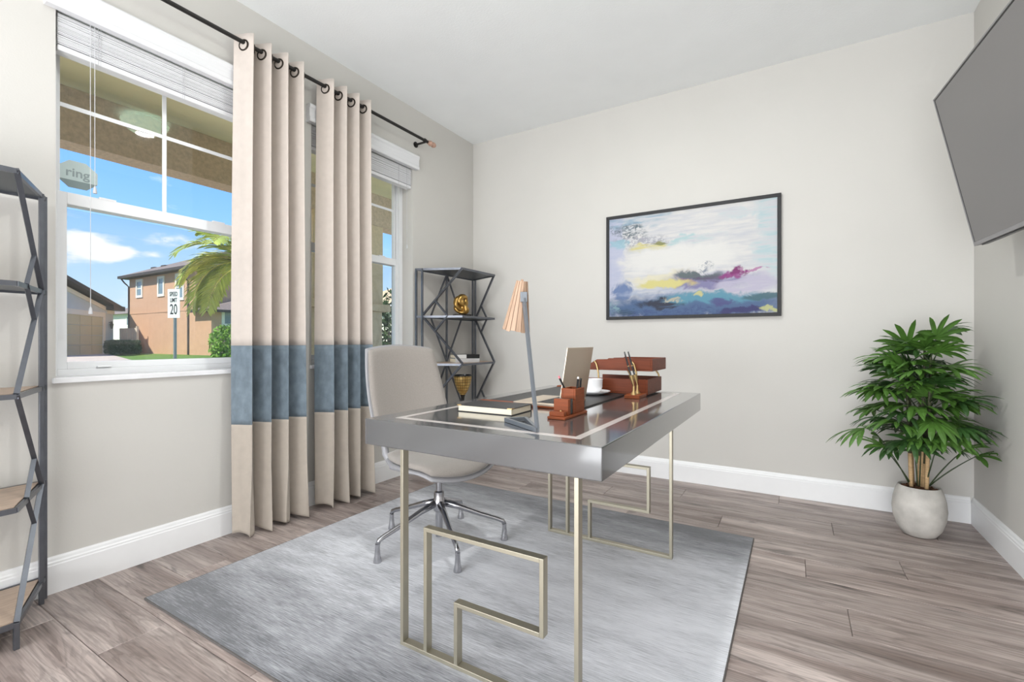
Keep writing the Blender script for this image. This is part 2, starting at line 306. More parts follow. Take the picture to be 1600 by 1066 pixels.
def painting_mat(w, h):
    m, n, b = new_mat('abstract_canvas'); L = n.links.new; N = n.nodes.new
    b.inputs['Roughness'].default_value = 0.6
    tc = N('ShaderNodeTexCoord'); sp = N('ShaderNodeSeparateXYZ'); L(tc.outputs['Object'], sp.inputs[0])
    cb = N('ShaderNodeCombineXYZ')
    for ax, i, s in (('X', 0, w), ('Z', 1, h)):
        mr = N('ShaderNodeMapRange'); L(sp.outputs[ax], mr.inputs['Value']); mr.inputs['From Min'].default_value = -s / 2; mr.inputs['From Max'].default_value = s / 2; mr.clamp = False
        L(mr.outputs[0], cb.inputs[i])
    def nz(scale, detail, dist=0.0, st=(1.5, 1, 1), rough=0.6):
        mp = N('ShaderNodeMapping'); mp.inputs['Scale'].default_value = st; L(cb.outputs[0], mp.inputs[0])
        t = N('ShaderNodeTexNoise'); t.inputs['Scale'].default_value = scale; t.inputs['Detail'].default_value = detail; t.inputs['Distortion'].default_value = dist; t.inputs['Roughness'].default_value = rough; L(mp.outputs[0], t.inputs[0]); return t
    wn = nz(5, 6, 0.6)
    ws = N('ShaderNodeVectorMath'); ws.operation = 'SUBTRACT'; L(wn.outputs['Color'], ws.inputs[0]); ws.inputs[1].default_value = (0.5, 0.5, 0.5)
    wm = N('ShaderNodeVectorMath'); wm.operation = 'MULTIPLY'; L(ws.outputs[0], wm.inputs[0]); wm.inputs[1].default_value = (0.28, 0.2, 0)
    uv = N('ShaderNodeVectorMath'); L(cb.outputs[0], uv.inputs[0]); L(wm.outputs[0], uv.inputs[1])
    streak = nz(9, 6, 0.4, (0.6, 3, 1)); fine = nz(22, 5, 1.0, (1.5, 1.6, 1), 0.7)
    base = N('ShaderNodeValToRGB'); L(streak.outputs['Fac'], base.inputs[0])
    base.color_ramp.elements[0].position = 0.32; base.color_ramp.elements[0].color = lin(206, 208, 216)
    base.color_ramp.elements[1].position = 0.62; base.color_ramp.elements[1].color = lin(232, 229, 226)
    cur = base.outputs[0]
    def blob(cur, c, r, col, amt=1.0, tex=None, lo=0.42, hi=0.58, soft=0.45):
        s = N('ShaderNodeVectorMath'); s.operation = 'SUBTRACT'; L(uv.outputs[0], s.inputs[0]); s.inputs[1].default_value = (c[0], c[1], 0)
        d = N('ShaderNodeVectorMath'); d.operation = 'DIVIDE'; L(s.outputs[0], d.inputs[0]); d.inputs[1].default_value = (r[0], r[1], 1)
        ln = N('ShaderNodeVectorMath'); ln.operation = 'LENGTH'; L(d.outputs[0], ln.inputs[0])
        mr = N('ShaderNodeMapRange'); mr.interpolation_type = 'SMOOTHSTEP'; L(ln.outputs['Value'], mr.inputs['Value'])
        mr.inputs['From Min'].default_value = 1 - soft; mr.inputs['From Max'].default_value = 1 + soft * 0.4; mr.inputs['To Min'].default_value = amt; mr.inputs['To Max'].default_value = 0
        fac = mr.outputs[0]
        if tex:
            t = N('ShaderNodeMapRange'); L(tex.outputs['Fac'], t.inputs['Value']); t.inputs['From Min'].default_value = lo; t.inputs['From Max'].default_value = hi
            mu = N('ShaderNodeMath'); mu.operation = 'MULTIPLY'; L(fac, mu.inputs[0]); L(t.outputs[0], mu.inputs[1]); fac = mu.outputs[0]
        mx = N('ShaderNodeMixRGB'); L(fac, mx.inputs[0]); L(cur, mx.inputs[1]); mx.inputs[2].default_value = lin(*col); return mx.outputs[0]
    for a in (
        ((0.0, 0.7), (0.1, 0.7), (184, 190, 222), 0.7), ((0.16, 0.97), (0.28, 0.09), (150, 178, 200), 0.9, streak),
        ((0.13, 0.86), (0.12, 0.09), (92, 110, 120), 0.95, fine, 0.44, 0.56), ((0.2, 0.75), (0.2, 0.07), (150, 150, 165), 0.7, fine, 0.47, 0.55),
        ((0.06, 0.72), (0.06, 0.05), (150, 200, 214), 0.7), ((0.5, 0.72), (0.2, 0.045), (170, 208, 214), 0.8, streak),
        ((0.26, 0.69), (0.12, 0.05), (222, 212, 134), 0.95, streak, 0.35, 0.55), ((0.29, 0.735), (0.05, 0.022), (140, 142, 84), 0.95),
        ((0.98, 0.72), (0.1, 0.5), (180, 210, 218), 0.8, streak), ((0.78, 0.9), (0.12, 0.06), (184, 210, 218), 0.6, streak),
        ((0.45, 0.55), (0.4, 0.14), (238, 236, 232), 0.9), ((0.4, 0.36), (0.3, 0.06), (236, 228, 196), 0.8),
        ((0.6, 0.31), (0.28, 0.1), (126, 122, 168), 0.95), ((0.83, 0.27), (0.2, 0.09), (196, 190, 212), 0.95, streak, 0.3, 0.5),
        ((0.57, 0.365), (0.16, 0.035), (96, 108, 112), 1.0), ((0.66, 0.345), (0.14, 0.035), (92, 72, 110), 0.9, streak, 0.36, 0.55),
        ((0.49, 0.31), (0.05, 0.035), (122, 58, 130), 0.9), ((0.36, 0.30), (0.19, 0.05), (224, 214, 140), 1.0),
        ((0.8, 0.395), (0.05, 0.04), (128, 30, 108), 1.0), ((0.75, 0.36), (0.07, 0.028), (150, 40, 130), 0.85), ((0.88, 0.39), (0.06, 0.016), (170, 60, 150), 0.7),
        ((0.6, 0.465), (0.05, 0.055), (120, 130, 150), 0.9, fine, 0.45, 0.55),
        ((0.08, 0.25), (0.055, 0.12), (112, 134, 178), 1.0), ((0.3, 0.22), (0.25, 0.05), (176, 186, 210), 0.9, streak, 0.35, 0.55),
        ((0.5, 0.08), (0.75, 0.13), (76, 104, 146), 1.0), ((0.65, 0.15), (0.35, 0.06), (92, 154, 178), 0.95), ((0.95, 0.15), (0.14, 0.04), (64, 104, 116), 0.9),
        ((0.34, 0.12), (0.16, 0.05), (34, 42, 66), 1.0, streak, 0.3, 0.5), ((0.5, 0.02), (0.6, 0.05), (58, 80, 132), 0.9, fine, 0.4, 0.6),
        ((0.1, 0.05), (0.1, 0.04), (40, 70, 92), 0.9, streak, 0.36, 0.55), ((0.72, 0.11), (0.08, 0.035), (74, 66, 130), 0.85), ((0.83, 0.035), (0.12, 0.03), (44, 42, 104), 0.95),
        ((0.58, 0.175), (0.03, 0.022), (214, 206, 140), 0.9), ((0.42, 0.15), (0.07, 0.014), (206, 196, 170), 0.8), ((0.96, 0.03), (0.07, 0.022), (206, 208, 140), 0.85),
        ((0.03, 0.1), (0.04, 0.06), (150, 190, 190), 0.6, fine)):
        cur = blob(cur, *a)
    dk = N('ShaderNodeMixRGB'); dk.blend_type = 'MULTIPLY'; dk.inputs[0].default_value = 1; L(cur, dk.inputs[1]); dk.inputs[2].default_value = (0.73, 0.73, 0.73, 1); cur = dk.outputs[0]
    L(cur, b.inputs['Base Color'])
    bp = N('ShaderNodeBump'); bp.inputs['Strength'].default_value = 0.25; bp.inputs['Distance'].default_value = 0.003; L(fine.outputs['Fac'], bp.inputs['Height']); L(bp.outputs[0], b.inputs['Normal'])
    return m

def mosaic_mat():
    m, n, b = new_mat('gold_mosaic'); L = n.links.new; N = n.nodes.new
    b.inputs['Roughness'].default_value = 0.35; b.inputs['Metallic'].default_value = 0.45
    tc = N('ShaderNodeTexCoord'); sp = N('ShaderNodeSeparateXYZ'); L(tc.outputs['Object'], sp.inputs[0])
    an = N('ShaderNodeMath'); an.operation = 'ARCTAN2'; L(sp.outputs['Y'], an.inputs[0]); L(sp.outputs['X'], an.inputs[1])
    k = N('ShaderNodeMath'); k.operation = 'MULTIPLY'; L(an.outputs[0], k.inputs[0]); k.inputs[1].default_value = 0.07
    cb = N('ShaderNodeCombineXYZ'); L(k.outputs[0], cb.inputs[0]); L(sp.outputs['Z'], cb.inputs[1])
    br = N('ShaderNodeTexBrick'); L(cb.outputs[0], br.inputs[0]); br.offset = 0; br.inputs['Scale'].default_value = 1
    br.inputs['Brick Width'].default_value = 0.022; br.inputs['Row Height'].default_value = 0.022; br.inputs['Mortar Size'].default_value = 0.0016
    br.inputs['Color1'].default_value = lin(206, 176, 108); br.inputs['Color2'].default_value = lin(170, 134, 74); br.inputs['Mortar'].default_value = lin(70, 52, 30)
    L(br.outputs[0], b.inputs['Base Color']); return m
MAT['mosaic'] = mosaic_mat()

# ------------------------------------------------------------------ mesh helpers
class MB:
    def __init__(s): s.bm = bmesh.new()
    def _faces(s, pts, faces):
        v = [s.bm.verts.new(p) for p in pts]
        for f in faces:
            try: s.bm.faces.new([v[i] for i in f])
            except ValueError: pass
        return v
    def box(s, lo, hi, bev=0.0, seg=2):
        x0, y0, z0 = lo; x1, y1, z1 = hi
        return s.hexa([(x0, y0, z0), (x1, y0, z0), (x1, y1, z0), (x0, y1, z0), (x0, y0, z1), (x1, y0, z1), (x1, y1, z1), (x0, y1, z1)], bev, seg)
    def hexa(s, p, bev=0.0, seg=2):
        v = s._faces(p, [(0, 3, 2, 1), (4, 5, 6, 7), (0, 1, 5, 4), (1, 2, 6, 5), (2, 3, 7, 6), (3, 0, 4, 7)])
        if bev:
            es = {e for q in v for e in q.link_edges}
            bmesh.ops.bevel(s.bm, geom=list(es), offset=bev, segments=seg, affect='EDGES', profile=0.5)
        return s
    def obox(s, o, ax, ay, az, bev=0.0):
        o, ax, ay, az = Vector(o), Vector(ax), Vector(ay), Vector(az)
        return s.hexa([o, o + ax, o + ax + ay, o + ay, o + az, o + ax + az, o + ax + ay + az, o + ay + az], bev)
    def bar(s, p, q, w, h=None, upv=(0, 0, 1), bev=0.0):
        p, q = Vector(p), Vector(q); d = (q - p); h = h or w
        u = Vector(upv); sd = d.cross(u)
        if sd.length < 1e-6: sd = d.cross(Vector((1, 0, 0)))
        sd.normalize(); u = sd.cross(d).normalized()
        return s.obox(p - sd * w / 2 - u * h / 2, d, sd * w, u * h, bev)
    def prism(s, poly, vec, bev=0.0):
        poly = [Vector(p) for p in poly]; vec = Vector(vec); n = len(poly)
        v = s._faces(poly + [p + vec for p in poly], [tuple(range(n - 1, -1, -1)), tuple(range(n, 2 * n))] + [(i, (i + 1) % n, n + (i + 1) % n, n + i) for i in range(n)])
        if bev:
            es = {e for q in v for e in q.link_edges}
            bmesh.ops.bevel(s.bm, geom=list(es), offset=bev, segments=2, affect='EDGES', profile=0.5)
        return s
    def tube(s, pts, r, n=8, closed=False, cap=True, flat=None):
        pts = [Vector(p) for p in pts]; k = len(pts)
        rs = r if isinstance(r, (list, tuple)) else [r] * k
        rings = []; pu = None
        for i, p in enumerate(pts):
            a = pts[(i - 1) % k] if (closed or i > 0) else p
            b = pts[(i + 1) % k] if (closed or i < k - 1) else p
            t = (b - a).normalized()
            if pu is None:
                pu = t.cross(Vector((0, 0, 1)))
                if pu.length < 1e-3: pu = t.cross(Vector((1, 0, 0)))
                pu.normalize()
            pu = (pu - t * pu.dot(t)).normalized(); w = t.cross(pu)
            rings.append([s.bm.verts.new(p + (pu * math.cos(2 * math.pi * j / n) + w * math.sin(2 * math.pi * j / n)) * rs[i]) for j in range(n)])
        for i in range(k if closed else k - 1):
            A, B = rings[i], rings[(i + 1) % k]
            for j in range(n): s.bm.faces.new((A[j], A[(j + 1) % n], B[(j + 1) % n], B[j]))
        if not closed and cap:
            s.bm.faces.new(rings[0][::-1]); s.bm.faces.new(rings[-1])
        return s
    def lathe(s, prof, n=24, c=(0, 0, 0), axis=None):
        c = Vector(c); rings = []
        if axis is None: ex, ey, ez = Vector((1, 0, 0)), Vector((0, 1, 0)), Vector((0, 0, 1))
        else:
            ez = Vector(axis).normalized(); ex = ez.cross(Vector((0, 0, 1)))
            if ex.length < 1e-4: ex = Vector((1, 0, 0))
            ex.normalize(); ey = ez.cross(ex)
        for r, z in prof:
            if r < 1e-5: rings.append([s.bm.verts.new(c + ez * z)])
            else: rings.append([s.bm.verts.new(c + ez * z + (ex * math.cos(2 * math.pi * j / n) + ey * math.sin(2 * math.pi * j / n)) * r) for j in range(n)])
        for A, B in zip(rings, rings[1:]):
            for j in range(n):
                k = (j + 1) % n
                if len(A) == 1 and len(B) == 1: continue
                if len(A) == 1: s.bm.faces.new((A[0], B[k], B[j]))
                elif len(B) == 1: s.bm.faces.new((A[j], A[k], B[0]))
                else: s.bm.faces.new((A[j], A[k], B[k], B[j]))
        if len(rings[0]) > 1: s.bm.faces.new(rings[0][::-1])
        if len(rings[-1]) > 1: s.bm.faces.new(rings[-1])
        return s
    def grid(s, fn, nu, nv):
        g = [[s.bm.verts.new(fn(i / nu, j / nv)) for j in range(nv + 1)] for i in range(nu + 1)]
        for i in range(nu):
            for j in range(nv): s.bm.faces.new((g[i][j], g[i + 1][j], g[i + 1][j + 1], g[i][j + 1]))
        return g
    def mesh(s, name, mat, smooth=False):
        bmesh.ops.recalc_face_normals(s.bm, faces=s.bm.faces)
        me = bpy.data.meshes.new(name); s.bm.to_mesh(me); s.bm.free()
        me.materials.append(MAT[mat] if isinstance(mat, str) else mat)
        if smooth:
            for p in me.polygons: p.use_smooth = True
            if smooth is not True: me.set_sharp_from_angle(angle=R(smooth))
        return me
    def build(s, name, mat, parent=None, smooth=False, loc=None, world=False):
        """links the collected geometry as ONE object; world=True: coordinates were given in metres of the room"""
        if world and parent is not None:
            r = parent
            while r.parent: r = r.parent
            s.bm.transform(Matrix.Translation(r.location).inverted() if r.rotation_euler.z == 0 else (Matrix.Translation(r.location) @ Matrix.Rotation(r.rotation_euler.z, 4, 'Z')).inverted())
        o = bpy.data.objects.new(name, s.mesh(name, mat, smooth)); COL.objects.link(o)
        if parent: o.parent = parent
        if loc: o.location = loc
        return o

def tag(o, label=None, cat=None, group=None, kind=None):
    if label: o['label'] = label
    if cat: o['category'] = cat
    if group: o['group'] = group
    if kind: o['kind'] = kind
    return o
def thing(name, label, cat, loc=(0, 0, 0), rotz=0.0, group=None, kind=None):
    o = bpy.data.objects.new(name, None); COL.objects.link(o); o.location = loc; o.rotation_euler = (0, 0, rotz)
    o.empty_display_size = 0.1
    return tag(o, label, cat, group, kind)
def copy_obj(o, parent, loc=None):
    c = o.copy(); COL.objects.link(c); c.parent = parent
    if loc: c.location = loc
    return c
def centre(o):
    """moves a one-mesh thing's origin to the bottom centre of its mesh"""
    me = o.data; xs = [v.co for v in me.vertices]
    c = Vector(((min(v.x for v in xs) + max(v.x for v in xs)) / 2, (min(v.y for v in xs) + max(v.y for v in xs)) / 2, min(v.z for v in xs)))
    me.transform(Matrix.Translation(-c)); o.location = c; return o
def solid(name, mat, mb, label, cat, group=None, kind=None, smooth=False):
    return tag(centre(mb.build(name, mat, None, smooth)), label, cat, group, kind)

# ================================================================== THE ROOM
XL, XR, YB, YR, ZC = -2.48, 0.82, 3.44, -4.5, 2.745
WT = 0.2
WIN = ((0.655, 1.52), (1.79, 2.66))
WZ0, WZ1 = 0.83, 2.34

floor = tag(MB().box((XL - 0.1, YR, -0.12), (XR + 0.1, YB + 0.1, -0.008)).build('floor', 'fascia'), 'grey-brown oak plank floor of the room', 'floor', kind='structure')
PW, PL, GAP = 0.19, 1.22, 0.0012
def plank_mesh(l, w):
    mb = MB(); c = 0.0018
    a, b = l / 2 - GAP / 2, w / 2 - GAP / 2
    p = [(-a, -b, -0.008), (a, -b, -0.008), (a, b, -0.008), (-a, b, -0.008), (-a, -b, -c), (a, -b, -c), (a, b, -c), (-a, b, -c)]
    a -= c; b -= c
    p += [(-a, -b, 0), (a, -b, 0), (a, b, 0), (-a, b, 0)]
    mb._faces(p, [(0, 3, 2, 1), (0, 1, 5, 4), (1, 2, 6, 5), (2, 3, 7, 6), (3, 0, 4, 7), (4, 5, 9, 8), (5, 6, 10, 9), (6, 7, 11, 10), (7, 4, 8, 11), (8, 9, 10, 11)])
    return mb.mesh('plank', 'plank')
full_plank = plank_mesh(PL, PW)
y = YB; row = 0
rr = random.Random(3)
while y > YR + 0.02:
    y0 = max(YR, y - PW); w = y - y0
    x = XL - (row * 0.47 + rr.uniform(0, 0.2)) % PL
    while x < XR:
        a, b = max(x, XL), min(x + PL, XR)
        if b - a > 0.05:
            whole = abs(b - a - PL) < 1e-4 and abs(w - PW) < 1e-4
            o = bpy.data.objects.new('plank', full_plank if whole else plank_mesh(b - a, w))
            COL.objects.link(o); o.parent = floor; o.location = ((a + b) / 2, (y0 + y) / 2, 0)
        x += PL
    y = y0; row += 1

ceiling = tag(MB().box((XL - WT, YR - 0.1, ZC), (XR + 0.1, YB + 0.1, ZC + 0.12)).build('ceiling', 'ceiling'), 'white textured ceiling of the room', 'ceiling', kind='structure')
wb = MB()
ys = [YR - 0.1, WIN[0][0], WIN[0][1], WIN[1][0], WIN[1][1], YB + 0.1]
for i in range(5):
    if i in (1, 3):
        wb.box((XL - WT, ys[i], -0.12), (XL, ys[i + 1], WZ0)); wb.box((XL - WT, ys[i], WZ1), (XL, ys[i + 1], ZC))
    else: wb.box((XL - WT, ys[i], -0.12), (XL, ys[i + 1], ZC))
tag(wb.build('wall_left', 'wall'), 'pale warm-grey wall with the two windows', 'wall', kind='structure')
tag(MB().box((XL, YB, -0.12), (XR, YB + 0.1, ZC)).build('wall_back', 'wall'), 'pale wall behind the framed painting', 'wall', kind='structure')
tag(MB().box((XR, YR - 0.1, -0.12), (XR + 0.1, YB + 0.1, ZC)).build('wall_right', 'wall'), 'pale wall that carries the television', 'wall', kind='structure')
tag(MB().box((XL, YR - 0.1, -0.12), (XR, YR, ZC)).build('wall_rear', 'wall'), 'pale wall opposite the painting, behind the viewer', 'wall', kind='structure')
# baseboards: a stepped, rounded profile
PROF = [(0, 0), (0.016, 0), (0.016, 0.108), (0.0135, 0.112), (0.0135, 0.119), (0.010, 0.124), (0.008, 0.133), (0.004, 0.140), (0, 0.140)]
tag(MB().prism([(XL + d, YR, z) for d, z in PROF], (0, YB - YR, 0)).build('baseboard_left', 'trim'), 'white moulded baseboard under the windows', 'baseboard', kind='structure')
tag(MB().prism([(XL + 0.016, YB - d, z) for d, z in PROF], (XR - XL - 0.032, 0, 0)).build('baseboard_back', 'trim'), 'white moulded baseboard under the painting', 'baseboard', kind='structure')
tag(MB().prism([(XR - d, YR, z) for d, z in PROF], (0, YB - YR, 0)).build('baseboard_right', 'trim'), 'white moulded baseboard under the television', 'baseboard', kind='structure')

# ------------------------------------------------------------------ windows
XG = -2.62
def window(idx, y0, y1, label):
    w = thing('window_%d' % idx, label, 'window', ((XG), (y0 + y1) / 2, WZ0), kind='structure')
    f = MB(); d0, d1 = XG - 0.05, XG + 0.035; t = 0.032
    f.box((d0, y0, WZ0), (d1, y0 + t, WZ1), 0.002); f.box((d0, y1 - t, WZ0), (d1, y1, WZ1), 0.002)
    f.box((d0, y0 + t, WZ1 - t), (d1, y1 - t, WZ1), 0.002); f.box((d0, y0 + t, WZ0), (d1, y1 - t, WZ0 + t), 0.002)
    fr = f.build('frame', 'vinyl', w, world=True)
    g = MB()
    for yy in (y0 + t, y1 - t):    # track grooves on the side jambs
        sgn = 1 if yy < (y0 + y1) / 2 else -1
        g.box((XG + 0.004, min(yy, yy + sgn * 0.008), WZ0 + t), (XG + 0.012, max(yy, yy + sgn * 0.008), WZ1 - t))
    g.build('track', 'vinyl', fr, world=True)
    zm0, zm1 = 1.545, 1.6
    def sash(name, x0, x1, z0, z1, st, rails):
        m = MB(); a, b = y0 + t + 0.001, y1 - t - 0.001
        m.box((x0, a, z0), (x1, a + st, z1), 0.002); m.box((x0, b - st, z0), (x1, b, z1), 0.002)
        m.box((x0, a + st, z0), (x1, b - st, z0 + rails[0]), 0.002); m.box((x0, a + st, z1 - rails[1]), (x1, b - st, z1), 0.002)
        return m.build(name, 'vinyl', w, world=True), (a + st, b - st, z0 + rails[0], z1 - rails[1])
    us, (a, b, c, d) = sash('upper_sash', XG - 0.03, XG - 0.002, zm0 + 0.004, WZ1 - t, 0.018, (0.03, 0.03))
    xu = XG - 0.016
    MB().box((xu - 0.002, a, c), (xu + 0.002, b, d)).build('pane', 'glass', us, world=True)
    ym, zh = (y0 + y1) / 2, 1.972
    MB().box((xu + 0.0022, ym - 0.009, c), (xu + 0.007, ym + 0.009, d), 0.001).build('muntin', 'vinyl', us, world=True)
    for p, q in ((a, ym - 0.009), (ym + 0.009, b)):
        MB().box((xu + 0.0022, p, zh - 0.009), (xu + 0.007, q, zh + 0.009), 0.001).build('muntin', 'vinyl', us, world=True)
    ls, (a, b, c, d) = sash('lower_sash', XG - 0.001, XG + 0.027, WZ0 + t, zm1, 0.032, (0.03, 0.05))
    MB().box((XG + 0.011, a, c), (XG + 0.015, b, d)).build('pane', 'glass', ls, world=True)
    for yy in (y0 + 0.2, y1 - 0.2):
        MB().box((XG + 0.0275, yy - 0.03, zm1 - 0.002), (XG + 0.0285, yy + 0.03, zm1 + 0.006)).box((XG + 0.008, yy - 0.028, zm1 + 0.0005), (XG + 0.027, yy + 0.028, zm1 + 0.007), 0.002).build('sash_lock', 'vinyl', ls, world=True)
    MB().box((XG + 0.0275, y0 + 0.16, WZ0 + t + 0.004), (XG + 0.043, y0 + 0.21, WZ0 + t + 0.012), 0.002).build('lift_handle', 'vinyl', ls, world=True)
    MB().box((XG - 0.0402, y0 + t, WZ0 + t), (XG - 0.0398, y1 - t, zm0)).build('insect_screen', 'screen', w, world=True)
    MB().box((XG + 0.036, y0 + 0.0005, WZ0 - 0.0005), (XL + 0.0005, y1 - 0.0005, WZ0 + 0.006)).box((XL + 0.0006, y0 - 0.012, WZ0 - 0.016), (XL + 0.018, y1 + 0.012, WZ0 + 0.006), 0.003).build('sill', 'sill', w, world=True)
    return w
window(1, *WIN[0], 'single-hung window on the left that looks out on the houses')
window(2, *WIN[1], 'single-hung window half hidden behind the curtains next to the corner shelf')

# ------------------------------------------------------------------ blinds
def blind(y0, y1, label, cords):
    xb = XL - 0.035
    w = thing('window_blind', label, 'blind', (xb, (y0 + y1) / 2, 2.13), group='raised window blinds')
    v = [(XL + 0.0, 2.278), (XL + 0.032, 2.278), (XL + 0.036, 2.284), (XL + 0.036, 2.30), (XL + 0.032, 2.306), (XL + 0.032, 2.352), (XL + 0.038, 2.362), (XL + 0.038, 2.376), (XL + 0.034, 2.382), (XL + 0.0, 2.382)]
    va = MB().prism([(x + 0.0006, y0 - 0.035, z) for x, z in v], (0, y1 - y0 + 0.07, 0)).build('valance', 'blind', w, world=True)
    a, b = y0 + 0.008, y1 - 0.008
    MB().box((xb - 0.024, a, 2.288), (xb + 0.026, b, 2.335), 0.002).build('head_rail', 'blind', w, world=True)
    rs = random.Random(int(y0 * 100))
    z = 2.157
    while z < 2.272:
        dx = rs.uniform(-0.0025, 0.0025); tl = rs.uniform(-0.0012, 0.0012)
        MB().hexa([(xb - 0.025 + dx, a, z - tl), (xb + 0.025 + dx, a, z + tl), (xb + 0.025 + dx, b, z + tl), (xb - 0.025 + dx, b, z - tl),
                   (xb - 0.025 + dx, a, z + 0.003 - tl), (xb + 0.025 + dx, a, z + 0.003 + tl), (xb + 0.025 + dx, b, z + 0.003 + tl), (xb - 0.025 + dx, b, z + 0.003 - tl)]).build('slat', 'blind', w, world=True)
        z += 0.0046
    MB().box((xb - 0.026, a, 2.13), (xb + 0.026, b, 2.152), 0.003).build('bottom_rail', 'blind', w, world=True)
    for yy in (a + 0.13, (a + b) / 2 + 0.02, b - 0.13):
        m = MB()
        for s in (-1, 1): m.tube([(xb + 0.0275, yy + s * 0.004, 2.128), (xb + 0.0275, yy + s * 0.004, 2.287)], 0.0008, 5)
        m.build('ladder_cord', 'cord', w, world=True)
    for yc, zb in cords:
        c = MB().tube([(xb + 0.031, yc, 2.287), (xb + 0.033, yc, zb)], 0.0011, 6).build('lift_cord', 'cord', w, world=True)
        MB().lathe([(0.002, 0.03), (0.005, 0.022), (0.0075, 0.003), (0.006, 0)], 10, (xb + 0.033, yc, zb - 0.03)).build('tassel', 'cord', c, smooth=40, world=True)
    return w
blind(*WIN[0], 'raised white slatted blind with hanging cords above the left window', ((0.762, 1.12), (0.776, 1.62)))
blind(*WIN[1], 'raised white slatted blind above the window next to the corner', ((2.6, 1.7),))

# small octagonal sticker on the lower left of the first window's upper pane
st = thing('window_sticker', 'small pale octagonal sticker with lettering stuck on the window pane', 'sticker', (XG - 0.0135, 0.765, 1.69))
oc = [(math.cos(R(22.5 + 45 * k)) * 0.073, math.sin(R(22.5 + 45 * k)) * 0.062) for k in range(8)]
MB().prism([(0, p, q) for p, q in oc], (0.0012, 0, 0)).build('backing', M('sticker_pale', (192, 208, 207), 0.4, var=0.03), st)
bd = [(-0.066, -0.026), (-0.030, -0.058), (0.030, -0.058), (0.066, -0.026)]
MB().prism([(0.0013, p, q) for p, q in bd], (0.0006, 0, 0)).build('band', M('sticker_band', (126, 142, 143), 0.4, var=0.03), st)
def text_mesh(txt, size, depth, mat, parent, mtx, name='lettering', bold=0.0, sx=1.0):
    c = bpy.data.curves.new('t', 'FONT'); c.body = txt; c.size = size; c.extrude = depth; c.align_x = 'CENTER'; c.align_y = 'CENTER'; c.offset = bold
    o = bpy.data.objects.new('t', c); COL.objects.link(o)
    dg = bpy.context.evaluated_depsgraph_get(); me = bpy.data.meshes.new_from_object(o.evaluated_get(dg))
    bpy.data.objects.remove(o, do_unlink=True)
    me.transform(Matrix.Diagonal((sx, 1, 1, 1))); me.transform(mtx); me.materials.clear(); me.materials.append(MAT[mat] if isinstance(mat, str) else mat)
    q = bpy.data.objects.new(name, me); COL.objects.link(q); q.parent = parent; return q
FACE_PX = Matrix(((0, 0, 1, 0), (1, 0, 0, 0), (0, 1, 0, 0), (0, 0, 0, 1)))   # text facing +x, reading along +y
text_mesh('ring', 0.052, 0.0004, M('sticker_text', (146, 160, 162), 0.5, var=0.03), st, Matrix.Translation((0.0019, 0, 0.006)) @ FACE_PX, bold=0.0006)

# ------------------------------------------------------------------ curtain rod and curtains
XROD, ZROD = -2.385, 2.487
rod = thing('curtain_rod', 'dark metal curtain rod with turned wooden end above both windows', 'curtain rod', (XL, 1.6, ZROD))
MB().tube([(XROD, 0.42, ZROD), (XROD, 2.72, ZROD)], 0.0105, 14).build('rod', 'rod', rod, smooth=40, world=True)
fp = [(0.0, 0.0), (0.013, 0.0), (0.0145, 0.006), (0.011, 0.012), (0.017, 0.02), (0.021, 0.03), (0.017, 0.042), (0.013, 0.046), (0.019, 0.054), (0.0205, 0.066), (0.016, 0.08), (0.008, 0.09), (0.0, 0.092)]
MB().lathe(fp, 20, (XROD, 2.72, ZROD), (0, 1, 0)).build('finial', 'finial', rod, smooth=40, world=True)
MB().lathe([(0.0, -0.092 + 0.0)] + [(r, -z) for r, z in fp[::-1][1:]], 20, (XROD, 0.42, ZROD), (0, 1, 0)).build('finial', 'finial', rod, smooth=40, world=True)
for yy in (0.5, 2.69):
    MB().tube([(XL + 0.004, yy, ZROD - 0.012), (XROD + 0.004, yy, ZROD - 0.012)], 0.008, 10).lathe([(0.0, 0.0), (0.022, 0.0), (0.022, 0.006), (0.0, 0.006)], 16, (XL, yy, ZROD - 0.012), (1, 0, 0)).lathe([(0.0125, -0.007), (0.0145, -0.007), (0.0145, 0.007), (0.0125, 0.007)], 14, (XROD, yy, ZROD), (0, 1, 0)).build('bracket', 'rod', rod, smooth=40, world=True)

